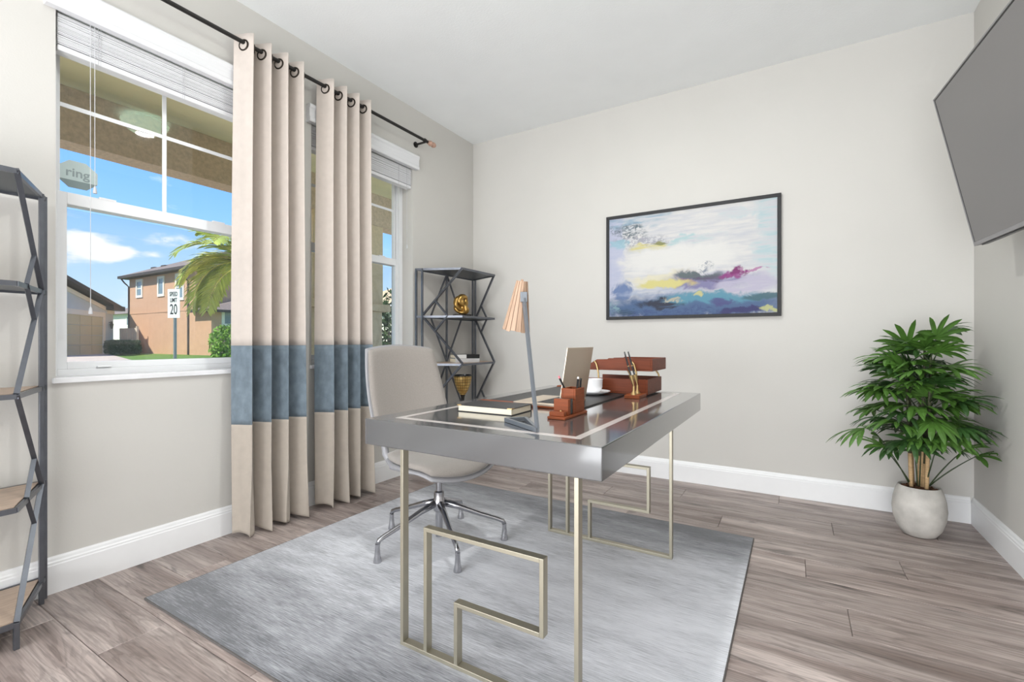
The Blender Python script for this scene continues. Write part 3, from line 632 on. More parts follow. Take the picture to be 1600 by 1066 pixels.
def curtain(y0, y1, label, seed):
    yc = (y0 + y1) / 2
    root = thing('curtain', label, 'curtain', (XROD, yc, 0.0), group='grommet curtains with a slate band')
    rs = random.Random(seed); NW = 4; L = y1 - y0
    ph = [rs.uniform(-1, 1) for _ in range(12)]
    def surf(u, z):
        k = 1 - z / 2.53                                # 0 at the top, 1 at the floor
        w = u * NW
        amp = 0.0475 + 0.012 * math.sin(3 * k + ph[0]) * k
        wobble = 0.055 * k * math.sin(2.3 * w + ph[1] + 2 * k) + 0.03 * k * math.sin(5.1 * k + ph[2] + w)
        a = 2 * math.pi * (w + wobble * 0.6) - math.pi / 2
        sn = math.sin(a)
        x = amp * math.copysign(abs(sn) ** 0.75, sn) + 0.034 * k * k
        yy = y0 + L * u - 0.03 * k * (1 - u) + 0.010 * math.sin(2 * a) * (0.4 + 0.6 * k) + 0.006 * k * math.sin(7 * w + ph[3])
        if k > 0.86:                                       # hem creases
            e = (k - 0.86) / 0.14
            x += e * (0.010 * math.sin(9 * w + ph[4]) + 0.006 * math.sin(17 * w + ph[5])); yy += e * 0.006 * math.sin(13 * w + ph[6])
        return Vector((XROD + x, yy, z))
    NU = 160
    def panel(name, z0, z1, mat, nv, hem=0.0):
        m = MB()
        def fn(u, v):
            zb = z0 + hem * (0.006 + 0.008 * math.sin(8 * math.pi * u + 1.2) + 0.004 * math.sin(33 * u + ph[7])) * (1 - v)
            z = zb + (z1 - zb) * v
            return surf(u, z)
        m.grid(fn, NU, nv)
        o = m.build(name, mat, root, smooth=True, world=True)
        sm = o.modifiers.new('thickness', 'SOLIDIFY'); sm.thickness = 0.0016; sm.offset = 0
        return o
    up = panel('upper_panel', 0.957, 2.532, 'cur_cream', 40)
    panel('band', 0.562, 0.957, 'cur_blue', 16)
    panel('lower_panel', 0.012, 0.562, 'cur_sand', 36, 1.0)
    # grommets where the cloth crosses the rod
    prev = None; n = 0
    for i in range(801):
        u = i / 800; p = surf(u, ZROD)
        if prev is not None and (prev.x - XROD) * (p.x - XROD) <= 0:
            t = (surf(min(1, u + 0.004), ZROD) - surf(max(0, u - 0.004), ZROD)).normalized(); nrm = Vector((t.y, -t.x, 0)).normalized()
            c = Vector((XROD, p.y, ZROD - 0.0135)); ring = [c + (t * math.cos(q) * 0.0255 + Vector((0, 0, 1)) * math.sin(q) * 0.0255) for q in [2 * math.pi * j / 20 for j in range(20)]]
            MB().tube(ring, 0.0048, 8, closed=True).build('grommet', 'grommet', root, smooth=True, world=True); n += 1
        prev = p
    return root
curtain(1.311, 1.687, 'cream curtain with slate blue band hanging nearest the left window', 5)
curtain(1.792, 2.170, 'cream curtain with slate blue band hanging beside the office chair', 11)

# ------------------------------------------------------------------ ceiling light (its reflection shows in the left window)
cl = thing('ceiling_light', 'pale glass bowl ceiling light in the middle of the ceiling', 'ceiling light', (-0.83, 1.70, ZC))
MB().lathe([(0.0, 0.0), (0.06, 0.0), (0.06, -0.02), (0.0, -0.02)][::-1], 28).build('canopy', 'rod', cl, smooth=40)
MB().lathe([(0.0, -0.118), (0.05, -0.114), (0.10, -0.098), (0.135, -0.072), (0.155, -0.04), (0.158, -0.03)], 36).build('bowl', 'dome', cl, smooth=True)

# ================================================================== FURNITURE
# ------------------------------------------------------------------ rug
RX0, RX1, RY0, RY1 = -2.112, -0.175, 0.806, 2.607
rug = thing('rug', 'grey faded rug lying under the desk and the chair', 'rug', ((RX0 + RX1) / 2, (RY0 + RY1) / 2, 0))
MB().box((RX0 + 0.004, RY0 + 0.004, 0.0004), (RX1 - 0.004, RY1 - 0.004, 0.008)).build('pile', rug_mat(-0.9, 0.9), rug, world=True)
bdm = M('rug_binding', (92, 88, 86), 0.9, var=0.1, scale=80)
b_ = MB()
b_.box((RX0, RY0, 0.0003), (RX1, RY0 + 0.004, 0.007)); b_.box((RX0, RY1 - 0.004, 0.0003), (RX1, RY1, 0.007))
b_.box((RX0, RY0 + 0.004, 0.0003), (RX0 + 0.004, RY1 - 0.004, 0.007)); b_.box((RX1 - 0.004, RY0 + 0.004, 0.0003), (RX1, RY1 - 0.004, 0.007))
b_.build('binding', bdm, rug, world=True)
RUGZ = 0.008

# ------------------------------------------------------------------ desk
DX0, DX1, DY0, DY1, DZ = -1.143, -0.374, 1.013, 2.300, 0.740
desk = thing('desk', 'grey lacquered desk with pale inlay line and champagne metal legs', 'desk', ((DX0 + DX1) / 2, (DY0 + DY1) / 2, RUGZ))
top = MB().box((DX0, DY0, DZ - 0.079), (DX1, DY1, DZ), 0.0025).build('tabletop', 'desk', desk, world=True)
IN, IW = 0.058, 0.022
il = MB(); a0, a1, c0, c1 = DX0 + IN + 0.014, DX1 - IN - 0.018, DY0 + IN, DY1 - IN; zt = DZ + 0.0004
il.box((a0, c0, DZ - 0.002), (a1, c0 + IW, zt)); il.box((a0, c1 - IW, DZ - 0.002), (a1, c1, zt)); il.box((a0, c0 + IW, DZ - 0.002), (a0 + IW, c1 - IW, zt)); il.box((a1 - IW, c0 + IW, DZ - 0.002), (a1, c1 - IW, zt))
il.build('inlay', 'inlay', top, world=True)
for yy in (1.118, 2.168):
    t, dpt = 0.0125, 0.026
    def fbar(m, p, q): m.box((min(p[0], q[0]) - t / 2, yy - dpt / 2, min(p[1], q[1]) - t / 2), (max(p[0], q[0]) + t / 2, yy + dpt / 2, max(p[1], q[1]) + t / 2), 0.001)
    zb = RUGZ + t / 2 + 0.0002; x0, x1 = -1.078, -0.476
    m = MB(); fbar(m, (x0 + t, zb), (x1 - t, zb))
    fr = m.build('base_rail', 'brass', desk, world=True)
    for xx in (x0, x1):
        m = MB(); fbar(m, (xx, zb), (xx, DZ - 0.079 - t / 2)); m.build('leg', 'brass', desk, world=True)
    m = MB(); k = (-0.980, -0.576, -0.862)
    fbar(m, (k[0], zb + t), (k[0], 0.397)); fbar(m, (k[0] + t, 0.397), (k[1] - t, 0.397)); fbar(m, (k[1], 0.397), (k[1], 0.199)); fbar(m, (k[2] + t, 0.199), (k[1] - t, 0.199)); fbar(m, (k[2], zb + t), (k[2], 0.199))
    m.build('key_fretwork', 'brass', desk, world=True)

# ------------------------------------------------------------------ office chair
ch = thing('office_chair', 'grey fabric office chair on a chrome star base behind the desk', 'chair', (-1.475, 1.765, RUGZ), R(-12))
def slab(fn, nrm_sign, thick, k, nu=22, nv=22, over=1.0):
    """padded panel: fn(x, y) -> point, x and y in -1..1 with rounded corners"""
    m = MB()
    def mp(u, v):
        u, v = 2 * u - 1, 2 * v - 1
        return u * math.sqrt(1 - k * v * v / 2) * over, v * math.sqrt(1 - k * u * u / 2) * over
    def nrm(x, y):
        e = 0.01; a = fn(x + e, y) - fn(x - e, y); b = fn(x, y + e) - fn(x, y - e); return a.cross(b).normalized() * nrm_sign
    def side(s):
        def f(u, v):
            x, y = mp(u, v); e = max(abs(2 * u - 1), abs(2 * v - 1)); round_ = math.sqrt(max(0, 1 - e ** 10))
            return fn(x, y) + nrm(x, y) * s * thick / 2 * (0.35 + 0.65 * round_)
        return f
    A = m.grid(side(1), nu, nv); B = m.grid(side(-1), nu, nv)
    rim = lambda g: [g[i][0] for i in range(nu)] + [g[nu][j] for j in range(nv)] + [g[i][nv] for i in range(nu, 0, -1)] + [g[0][j] for j in range(nv, 0, -1)]
    ra, rb = rim(A), rim(B); n = len(ra)
    for i in range(n): m.bm.faces.new((ra[i], ra[(i + 1) % n], rb[(i + 1) % n], rb[i]))
    return m
def seat_fn(off):
    def f(x, y):
        px = 0.015 + 0.205 * x; py = 0.225 * y
        z = 0.409 + 0.012 * y * y * (1 - 0.3 * x) + off
        z -= 0.036 * max(0, x - 0.45) ** 2 / 0.3
        z += 0.03 * max(0, -x - 0.5) ** 2 / 0.25
        return Vector((px, py, z))
    return f
def back_fn(off):
    def f(x, y):
        t = (y + 1) / 2; hw = 0.232 - 0.022 * t
        px = -0.205 - 0.115 * t - 0.03 * t * t + 0.052 * x * x * (1 - 0.25 * t) - 0.02 * math.sin(math.pi * t) + off
        return Vector((px, hw * x, 0.47 + 0.475 * t))
    return f
slab(seat_fn(0.0), 1, 0.03, 0.62).build('seat_pad', 'fabric', ch, smooth=True)
slab(seat_fn(-0.024), 1, 0.02, 0.62, over=1.012).build('seat_shell', 'chair_shell', ch, smooth=True)
slab(back_fn(0.0), 1, 0.03, 0.3).build('backrest_pad', 'fabric', ch, smooth=True)
slab(back_fn(-0.024), 1, 0.018, 0.3, over=1.03).build('backrest_shell', 'chair_shell', ch, smooth=True)
for s in (-1, 1):
    MB().tube([(-0.242, s * 0.15, 0.56), (-0.238, s * 0.155, 0.49), (-0.215, s * 0.16, 0.42), (-0.17, s * 0.15, 0.365), (-0.1, s * 0.1, 0.345), (-0.02, s * 0.05, 0.337)], [0.011, 0.016, 0.018, 0.018, 0.015, 0.012], 10).build('back_bracket', 'chair_shell', ch, smooth=True)
MB().lathe([(0.0, 0.318), (0.06, 0.318), (0.085, 0.333), (0.105, 0.36), (0.105, 0.3655), (0.0, 0.3655)], 28, (0.0, 0, 0)).build('tilt_mechanism', 'lamp_metal', ch, smooth=40)
MB().lathe([(0.0, 0.03), (0.017, 0.03), (0.017, 0.15), (0.026, 0.155), (0.03, 0.175), (0.03, 0.2), (0.024, 0.215), (0.024, 0.245), (0.014, 0.25), (0.014, 0.319), (0.0, 0.319)], 20).build('gas_column', 'chrome', ch, smooth=40)
for k in range(5):
    a = R(-108 + 12 + 72 * k); c, s = math.cos(a), math.sin(a)
    pts = [(0.026, 0.19), (0.1, 0.17), (0.2, 0.132), (0.285, 0.104), (0.308, 0.094), (0.316, 0.078)]
    lg = MB().tube([(r * c, r * s, z) for r, z in pts], [0.017, 0.014, 0.012, 0.011, 0.011, 0.0105], 10).build('base_leg', 'chrome', ch, smooth=True)
    MB().lathe([(0.0, 0.0), (0.018, 0.0), (0.018, 0.004), (0.013, 0.03), (0.0105, 0.06), (0.0105, 0.08), (0.0, 0.08)], 14, (0.316 * c, 0.316 * s, 0.0003)).build('glide', 'chrome', lg, smooth=40)

# ------------------------------------------------------------------ bookshelves (trapezoid iron shelves with zigzag sides)
SH_Z = [0.085, 0.449, 0.81, 1.17, 1.527]
def bookshelf(label, loc):
    sh = thing('bookshelf', label, 'bookshelf', loc, group='zigzag iron bookshelves')
    D, HR, HF, T = 0.325, 0.362, 0.215, 0.014
    def P(s, sg, z): return Vector((D * s, sg * (HR + (HF - HR) * s), z))
    for i, z in enumerate(SH_Z):
        quad = [P(0, -1, z), P(1, -1, z), P(1, 1, z), P(0, 1, z)]
        inn = [P(0.05, -0.965, z - 0.008), P(0.97, -0.965, z - 0.008), P(0.97, 0.965, z - 0.008), P(0.05, 0.965, z - 0.008)]
        s_ = MB().prism(inn, (0, 0, 0.007)).build('shelf', 'shelf_plate', sh)
        m = MB()
        for j in range(4): m.bar(quad[j] - Vector((0, 0, 0.007)), quad[(j + 1) % 4] - Vector((0, 0, 0.007)), 0.01, 0.016)
        m.build('rim', 'dark_metal', s_)
        if i < 4: MB().prism([p + Vector((0, 0, 0.0072)) for p in inn], (0, 0, 0.0035)).build('board', 'shelf_wood', s_)
    for sg in (-1, 1):
        for s in (0.0, 0.13):
            p = P(s, sg, 0); MB().box((p.x - T / 2, p.y - T / 2, 0), (p.x + T / 2, p.y + T / 2, SH_Z[4] + 0.001), 0.0012).build('post', 'dark_metal', sh)
        p = P(1, sg, 0); MB().box((p.x - T / 2, p.y - T / 2, 0), (p.x + T / 2, p.y + T / 2, SH_Z[0]), 0.0012).build('foot', 'dark_metal', sh)
        ss = [1.0, 0.13, 1.0, 0.13, 1.0]
        for i in range(4):
            MB().bar(P(ss[i], sg, SH_Z[i]), P(ss[i + 1], sg, SH_Z[i + 1]), T, T, (0, sg, 0.01)).build('zigzag_bar', 'dark_metal', sh)
        for i in (1, 3):
            zz = SH_Z[i]; dz = 0.115; sb = 0.13 + 0.87 * dz / 0.36
            for q in (-1, 1): MB().bar(P(sb, sg, zz + q * dz), P(0.68, sg, zz), T * 0.9, T * 0.9, (0, sg, 0.01)).build('diamond_bar', 'dark_metal', sh)
    MB().box((-T / 2, -T / 2, SH_Z[0]), (T / 2, T / 2, SH_Z[4]), 0.001).build('rear_post', 'dark_metal', sh)
    for i in (1, 3):
        for sg in (-1, 1):
            for q in (-1, 1):
                MB().bar((0.0, 0, SH_Z[i + q]), (0.0, sg * 0.2, SH_Z[i]), T * 0.75, T * 0.75, (1, 0, 0)).build('rear_diamond_bar', 'dark_metal', sh)
    return sh
bookshelf('dark iron zigzag bookshelf in the corner, holding a golden sculpture and books', (XL + 0.03, 3.028, 0))
bookshelf('iron zigzag bookshelf cut off by the edge beside the left window', (XL + 0.034, 0.252, 0))

# things on the corner shelf
TOPZ = lambda i: SH_Z[i] - 0.0008 + 0.0035
sp_c = at_x(722, 490, -2.29)
sc = thing('knot_sculpture', 'golden knot sculpture on a dark base on the corner shelf', 'sculpture', (-2.29, sp_c.y, TOPZ(3)), R(-38))
MB().box((-0.035, -0.068, 0), (0.035, 0.068, 0.02), 0.002).build('plinth', 'ink', sc)
kn_m = MB()
def loop(c, r, tube_r, tilt, sq, n=36):
    out, rad = [], []
    rot = Matrix.Rotation(tilt, 3, 'Z') @ Matrix.Rotation(tilt * 0.6, 3, 'X')
    for i in range(n):
        a = 2 * math.pi * i / n
        out.append(Vector(c) + rot @ Vector((0.006 * math.sin(2 * a), r * math.cos(a) * (1 + 0.12 * math.sin(3 * a + c[2] * 40)), r * sq * math.sin(a))))
        rad.append(tube_r * (1 + 0.28 * math.sin(a * 2 + c[2] * 30)))
    return out, rad
for c, r, tr_, tl, sq in (((0.0, 0.008, 0.128), 0.036, 0.020, 0.5, 0.95), ((0.0, -0.006, 0.07), 0.04, 0.019, -0.45, 0.85), ((0.006, -0.022, 0.104), 0.03, 0.018, 0.2, 1.5)):
    kn_m.tube(*loop(c, r, tr_, tl, sq), 12, closed=True)
kn_m.build('knot', 'sculpture', sc, smooth=True)
def book(name, loc, rot, size, cover, label, band=None):
    l, d, h = size; b = thing(name, label, 'book', loc, rot, group='books on the corner shelf')
    m = MB().box((-d / 2, -l / 2, 0), (d / 2, l / 2, 0.003), 0.0006).box((-d / 2, -l / 2, h - 0.003), (d / 2, l / 2, h), 0.0006).box((d / 2 - 0.003, -l / 2, 0.003), (d / 2, l / 2, h - 0.003))
    m.build('cover', cover, b)
    MB().box((-d / 2 + 0.004, -l / 2 + 0.004, 0.003), (d / 2 - 0.003, l / 2 - 0.004, h - 0.003)).build('pages', 'paper', b)
    if band: MB().box((d / 2 + 0.0001, -l / 2, 0.001), (d / 2 + 0.0008, -l / 2 + l * 0.46, h - 0.001)).build('spine_label', band, b)
    return b
by = at_x(724, 560, -2.26).y
book('book', (-2.25, by, TOPZ(2)), R(-32), (0.2, 0.14, 0.031), 'book_grey', 'pale grey book lying at the bottom of the pair on the shelf')
book('book', (-2.25, by + 0.004, TOPZ(2) + 0.0313), R(-35), (0.2, 0.14, 0.031), 'ink', 'black and white book lying on top of the grey one', 'book_white')
gb = at_x(723, 600, -2.29)
gv = thing('mosaic_vase', 'golden mosaic goblet vase with dark rim on the corner shelf', 'vase', (-2.29, gb.y, TOPZ(1)))
MB().lathe([(0.0, 0.0), (0.045, 0.0), (0.045, 0.008), (0.016, 0.02), (0.012, 0.05), (0.016, 0.085), (0.022, 0.098), (0.0, 0.098)], 24).build('stem', 'ink', gv, smooth=40)
MB().lathe([(0.0, 0.098), (0.022, 0.098), (0.045, 0.135), (0.062, 0.18), (0.07, 0.22), (0.072, 0.247), (0.068, 0.247), (0.066, 0.22), (0.05, 0.17), (0.0, 0.12)], 30).build('bowl', 'mosaic', gv, smooth=40)
MB().lathe([(0.073, 0.247), (0.074, 0.257), (0.069, 0.257), (0.068, 0.247), (0.073, 0.247)], 30).build('rim', 'ink', gv, smooth=40)

# ------------------------------------------------------------------ on the desk
NZ = DZ + 0.0003
nb = thing('notebook', 'thick black notebook with cream pages lying on the desk', 'notebook', (-0.884, 1.352, NZ), R(1))
NW_, NL_, NH_ = 0.215, 0.138, 0.023
MB().box((-NW_ / 2, -NL_ / 2, 0), (NW_ / 2, NL_ / 2, 0.0025), 0.0008).box((-NW_ / 2, NL_ / 2 - 0.003, 0.0025), (NW_ / 2, NL_ / 2, NH_ - 0.0025)).box((-NW_ / 2, -NL_ / 2, NH_ - 0.0025), (NW_ / 2, NL_ / 2, NH_), 0.0008).build('cover', 'black', nb)
MB().box((-NW_ / 2 + 0.003, -NL_ / 2 + 0.003, 0.0025), (NW_ / 2 - 0.003, NL_ / 2 - 0.003, NH_ - 0.0025)).build('pages', 'paper', nb)
for sx, sy in ((1, -1), (-1, -1)):
    x, y_ = sx * NW_ / 2, sy * NL_ / 2
    for zz, q in ((NH_, 1), (0.0, 0)):
        if q: MB().prism([(x + sx * 0.0004, y_ - 0.0004, zz - 0.0028), (x - sx * 0.017, y_ - 0.0004, zz - 0.0028), (x + sx * 0.0004, y_ + 0.017, zz - 0.0028)], (0, 0, 0.0033)).build('corner_cap', 'gold', nb)

PX0, PX1, PY0, PY1 = -1.055, -0.642, 1.492, 2.232
pad = thing('desk_pad', 'black leather desk pad with reddish wooden end rails', 'desk pad', ((PX0 + PX1) / 2, (PY0 + PY1) / 2, NZ))
MB().box((PX0, PY0 + 0.03, NZ), (PX1, PY1 - 0.03, NZ + 0.005), 0.001).build('leather', 'black', pad, world=True)
for a, b in ((PY0, PY0 + 0.036), (PY1 - 0.036, PY1)):
    MB().box((PX0, a, NZ + 0.0001), (PX1 - 0.004, b, NZ + 0.011), 0.003).build('end_rail', 'cherry', pad, world=True)
PADZ = NZ + 0.005

lp = thing('laptop', 'open gold laptop on the desk pad, lid back towards the viewer', 'laptop', (-0.80, 1.612, PADZ), 0)
LW, LD = 0.24, 0.19
MB().box((-LD / 2, -LW / 2, 0.0004), (LD / 2, LW / 2, 0.0125), 0.003).build('base', 'laptop', lp)
kb = MB().box((-0.005, -LW / 2 + 0.016, 0.0127), (LD / 2 - 0.018, LW / 2 - 0.016, 0.0131)).build('keyboard', 'ink', lp)
km = MB()
for r_ in range(5):
    for c_ in range(13):
        km.box((-0.001 + r_ * 0.0152, -LW / 2 + 0.019 + c_ * 0.0158, 0.0131), (0.0115 + r_ * 0.0152, -LW / 2 + 0.0317 + c_ * 0.0158, 0.0141))
tag(km.build('keys', 'black', kb), kind='stuff')
MB().box((-LD / 2 + 0.012, -0.045, 0.0126), (-0.018, 0.045, 0.0129)).build('trackpad', M('trackpad', (196, 180, 160), 0.35, 0.3, var=0.01), lp)
hx = LD / 2 - 0.004; u_ = Vector((math.sin(R(9)), 0, math.cos(R(9)))); n_ = Vector((math.cos(R(9)), 0, -math.sin(R(9))))
ld = MB().obox(Vector((hx, -LW / 2, 0.014)), n_ * 0.004, (0, LW, 0), u_ * 0.2, 0.001).build('lid', 'laptop', lp)
MB().obox(Vector((hx, -LW / 2 + 0.005, 0.014)) + u_ * 0.01 - n_ * 0.0009, n_ * 0.0007, (0, LW - 0.01, 0), u_ * 0.184).build('display', 'ink', ld)
MB().tube([(hx + 0.001, -0.09, 0.0118), (hx + 0.001, 0.09, 0.0118)], 0.0045, 10).build('hinge', 'laptop', lp, smooth=40)

oz = thing('pencil_holder', 'reddish wooden pencil and card holder on the desk', 'desk organizer', (-0.625, 1.39, NZ))
def wb_(lo, hi, name='body', mat='cherry', bev=0.0015): return MB().box(lo, hi, bev).build(name, mat, oz)
wb_((-0.03, -0.094, 0.0), (0.03, 0.085, 0.008), 'tray')
x0, x1, y0_, y1_, tw = -0.028, 0.022, 0.004, 0.078, 0.006
m = MB(); zt, zb = 0.086, 0.0082
m.box((x0, y0_, zb), (x0 + tw, y1_, zt), 0.001); m.box((x1 - tw, y0_, zb), (x1, y1_, zt), 0.001); m.box((x0 + tw, y0_, zb), (x1 - tw, y0_ + tw, zt), 0.001); m.box((x0 + tw, y1_ - tw, zb), (x1 - tw, y1_, zt), 0.001)
m.build('pencil_cup', 'cherry', oz)
wb_((x0, -0.052, 0.0082), (x1, -0.034, 0.058), 'card_back'); wb_((x0, -0.084, 0.0082), (x1, -0.066, 0.022), 'card_front')
wb_((x0 + 0.002, -0.0338, 0.0082), (x1 - 0.002, -0.0122, 0.0572), 'slot_lining', 'ink', 0)
wb_((x0, -0.012, 0.0082), (x1, 0.0035, 0.050), 'card_rest')
MB().lathe([(0.0, 0.0), (0.005, 0.0), (0.005, 0.012), (0.002, 0.016), (0.0, 0.016)], 12, (0.0, -0.059, 0.0083)).build('clip', 'gold', oz, smooth=40)
def pencil(p, q, tip, label, r=0.0032):
    p, q = Vector(p), Vector(q); pc = thing('pencil', label, 'pencil', p, 0, group='pencils in the wooden holder'); d = q - p
    MB().tube([(0, 0, 0), d * 0.94], r, 6).build('barrel', 'ink', pc)
    MB().tube([d * 0.9401, d], r * 0.98, 8).build('eraser' if tip != 'ink' else 'end_cap', tip, pc, smooth=40)
H0 = Vector((-0.625, 1.39, NZ)); zf = 0.0084
pencil(H0 + Vector((0.004, 0.045, zf)), H0 + Vector((-0.038, 0.005, 0.125)), 'pink', 'dark pencil with pink eraser leaning out of the wooden holder')
pencil(H0 + Vector((0.008, 0.03, zf)), H0 + Vector((0.014, 0.045, 0.122)), 'white', 'black pencil with a white tip standing in the wooden holder')
pencil(H0 + Vector((0.001, 0.05, zf)), H0 + Vector((0.0065, 0.064, 0.112)), 'ink', 'plain black pencil standing left in the holder trio', 0.0036)
pencil(H0 + Vector((0.010, 0.055, zf)), H0 + Vector((0.0135, 0.0695, 0.115)), 'ink', 'plain black pencil standing right in the holder trio', 0.0036)

sau = solid('saucer', 'porcelain', MB().lathe([(0.0, 0.0), (0.038, 0.0), (0.042, 0.002), (0.06, 0.007), (0.075, 0.014), (0.076, 0.016), (0.058, 0.0105), (0.03, 0.005), (0.0, 0.005)], 36, (-0.764, 1.957, PADZ + 0.0002)), 'white saucer under the coffee cup', 'saucer', smooth=50)
cup = thing('coffee_cup', 'white porcelain coffee cup standing on its saucer', 'cup', (-0.764, 1.957, PADZ + 0.0055))
CR, CH = 1.18, 0.95
MB().lathe([(r * CR, z * CH) for r, z in [(0.0, 0.0), (0.02, 0.0), (0.022, 0.003), (0.031, 0.012), (0.035, 0.03), (0.037, 0.066), (0.0348, 0.066), (0.033, 0.03), (0.028, 0.014), (0.0, 0.006)]], 32).build('body', 'porcelain', cup, smooth=50)
MB().lathe([(0.0, 0.05), (0.0392, 0.05), (0.0392, 0.0512), (0.0, 0.0512)], 24).build('coffee', 'coffee', cup)
MB().tube([(-0.03, 0.028, 0.052), (-0.041, 0.039, 0.053), (-0.048, 0.046, 0.045), (-0.047, 0.045, 0.032), (-0.038, 0.036, 0.024), (-0.028, 0.027, 0.021)], 0.0035, 8).build('handle', 'porcelain', cup, smooth=True)

# two-tier letter tray
TY0, TY1 = 2.048, 2.292
tr = thing('letter_tray', 'two-tier reddish wooden letter tray with brass supports on the desk', 'letter tray', (-0.69, (TY0 + TY1) / 2, PADZ + 0.0004))
tz = PADZ + 0.0004
def side_panel(y, z0, xa, xb, h): # profile with a cut front corner on the left
    prof = [(xa, z0), (xb, z0), (xb, z0 + h), (xa + 0.095, z0 + h), (xa + 0.09, z0 + h - 0.005), (xa + 0.04, z0 + h - 0.006), (xa, z0 + 0.016)]
    return [(x, y, z) for x, z in prof]
low = MB()
low.box((-0.84, TY0, tz), (-0.548, TY1, tz + 0.008), 0.001)
lo_ = low.build('lower_tray', 'cherry_h', tr, world=True)
for yy in (TY0, TY1 - 0.009):
    MB().prism([(-0.84, yy, tz + 0.0082), (-0.557, yy, tz + 0.0082), (-0.557, yy, tz + 0.066), (-0.84, yy, tz + 0.066)], (0, 0.009, 0), 0.001).build('side', 'cherry_h', lo_, world=True)
MB().box((-0.5568, TY0, tz + 0.0082), (-0.548, TY1, tz + 0.066), 0.001).build('end', 'cherry_h', lo_, world=True)
uz = 0.848
up_ = MB().box((-0.82, TY0, uz), (-0.528, TY1, uz + 0.008), 0.001).build('upper_tray', 'cherry_h', tr, world=True)
for yy in (TY0, TY1 - 0.009):
    MB().prism(side_panel(yy, uz + 0.0082, -0.82, -0.537, 0.046), (0, 0.009, 0), 0.0008).build('side', 'cherry_h', up_, world=True)
MB().box((-0.5368, TY0, uz + 0.0082), (-0.528, TY1, uz + 0.0542), 0.001).build('end', 'cherry_h', up_, world=True)
for xx, yy in ((-0.775, TY0 - 0.005), (-0.60, TY0 - 0.005), (-0.70, TY1 - 0.02), (-0.56, TY1 - 0.02)):
    zlo, zhi = tz + 0.03, (uz + 0.04 if yy < TY0 else uz - 0.0002)
    MB().tube([(xx + 0.004, yy, zlo), (xx + 0.006, yy, zlo + 0.03), (xx + 0.003, yy, (zlo + zhi) / 2 + 0.01), (xx - 0.006, yy, zhi - 0.012), (xx - 0.016, yy, zhi)], 0.0042, 8).build('support', 'gold', tr, smooth=True, world=True)

# pen stand
ps = thing('pen_stand', 'small wooden stand with brass pen sockets on the desk', 'pen stand', (-0.583, 1.985, NZ))
MB().box((-0.032, -0.055, 0.0), (0.032, 0.055, 0.014), 0.002).build('base', 'cherry', ps)
for k, yy in enumerate((-0.026, 0.026)):
    so = MB().lathe([(0.0, 0.0142), (0.014, 0.0142), (0.011, 0.02), (0.0055, 0.028), (0.005, 0.05), (0.0, 0.05)], 14, (0, yy, 0)).build('socket', 'gold', ps, smooth=40)
    d = Vector((-0.26, -0.02, 0.96)).normalized()
    MB().lathe([(0.0, 0.0), (0.003, 0.0), (0.0055, 0.02), (0.009, 0.042), (0.0095, 0.046), (0.0075, 0.046), (0.0055, 0.022), (0.0, 0.012)], 14, (0, yy, 0.05), d).build('funnel', 'gold', so, smooth=40)
    pn = thing('pen', ('black pen in the nearer brass socket of the stand', 'black pen in the farther brass socket of the stand')[k], 'pen', Vector((-0.583, 1.985 + yy, NZ + 0.05)) + d * 0.014)
    MB().tube([(0, 0, 0), d * 0.03, d * 0.07, d * 0.135], [0.002, 0.0035, 0.004, 0.0028], 8).build('barrel', 'ink', pn, smooth=True)
    MB().tube([d * 0.0705, d * 0.074], 0.0045, 8).build('ring', 'gold', pn, smooth=40)

# desk lamp with a cone of wooden slats
lamp_o = thing('desk_lamp', 'small desk lamp with slatted wooden cone shade and grey tripod frame', 'lamp', (-0.64, 1.15, NZ))
tri = [at_z(840, 676, NZ), at_z(790, 659, NZ), at_z(821, 657.5, NZ)]
tri = [Vector((p.x, p.y, NZ + 0.0062)) for p in tri]
m = MB()
for i in range(3): m.bar(tri[i], tri[(i + 1) % 3], 0.009, 0.011)
m.build('foot', 'lamp_metal', lamp_o, world=True)
s0, s1 = tri[0] + Vector((-0.002, 0.002, 0.004)), at(818.5, 466, 1.222)
MB().bar(s0, s1, 0.0125, 0.006, (0.5, 0.8, 0)).build('stem', 'lamp_metal', lamp_o, world=True)
ax0, ax1 = at(815.5, 441, 1.245), at(806, 516, 1.262)
axd = (ax1 - ax0).normalized(); LC = (ax1 - ax0).length
MB().obox(s1 - FW * 0.004 - RT * 0.009 + Vector((0, 0, -0.010)), RT * 0.018, FW * 0.016, (0, 0, 0.026), 0.001).build('bracket', 'lamp_metal', lamp_o, world=True)
shade = MB().lathe([(0.008, 0.0), (0.0115, 0.0), (0.0335, LC - 0.001), (0.0325, LC - 0.001), (0.008, 0.002)], 24, ax0, axd).build('shade_liner', 'slat_wood', lamp_o, smooth=40, world=True)
ex = axd.cross(Vector((0, 0, 1))).normalized(); ey = axd.cross(ex); NS = 16
for k in range(NS):
    a0_, a1_ = 2 * math.pi * (k + 0.06) / NS, 2 * math.pi * (k + 0.94) / NS
    def rp(a, r, h): return ax0 + axd * h + (ex * math.cos(a) + ey * math.sin(a)) * r
    j = 0.0006 * ((k * 7) % 3)
    hb = LC + 0.002 * ((k * 5) % 3 - 1)
    MB().hexa([rp(a0_, 0.0125 + j, -0.003), rp(a1_, 0.0125 + j, -0.003), rp(a1_, 0.0145 + j, -0.003), rp(a0_, 0.0145 + j, -0.003), rp(a0_, 0.0345 + j, hb), rp(a1_, 0.0345 + j, hb), rp(a1_, 0.0365 + j, hb), rp(a0_, 0.0365 + j, hb)]).build('slat', 'slat_wood', shade, world=True)
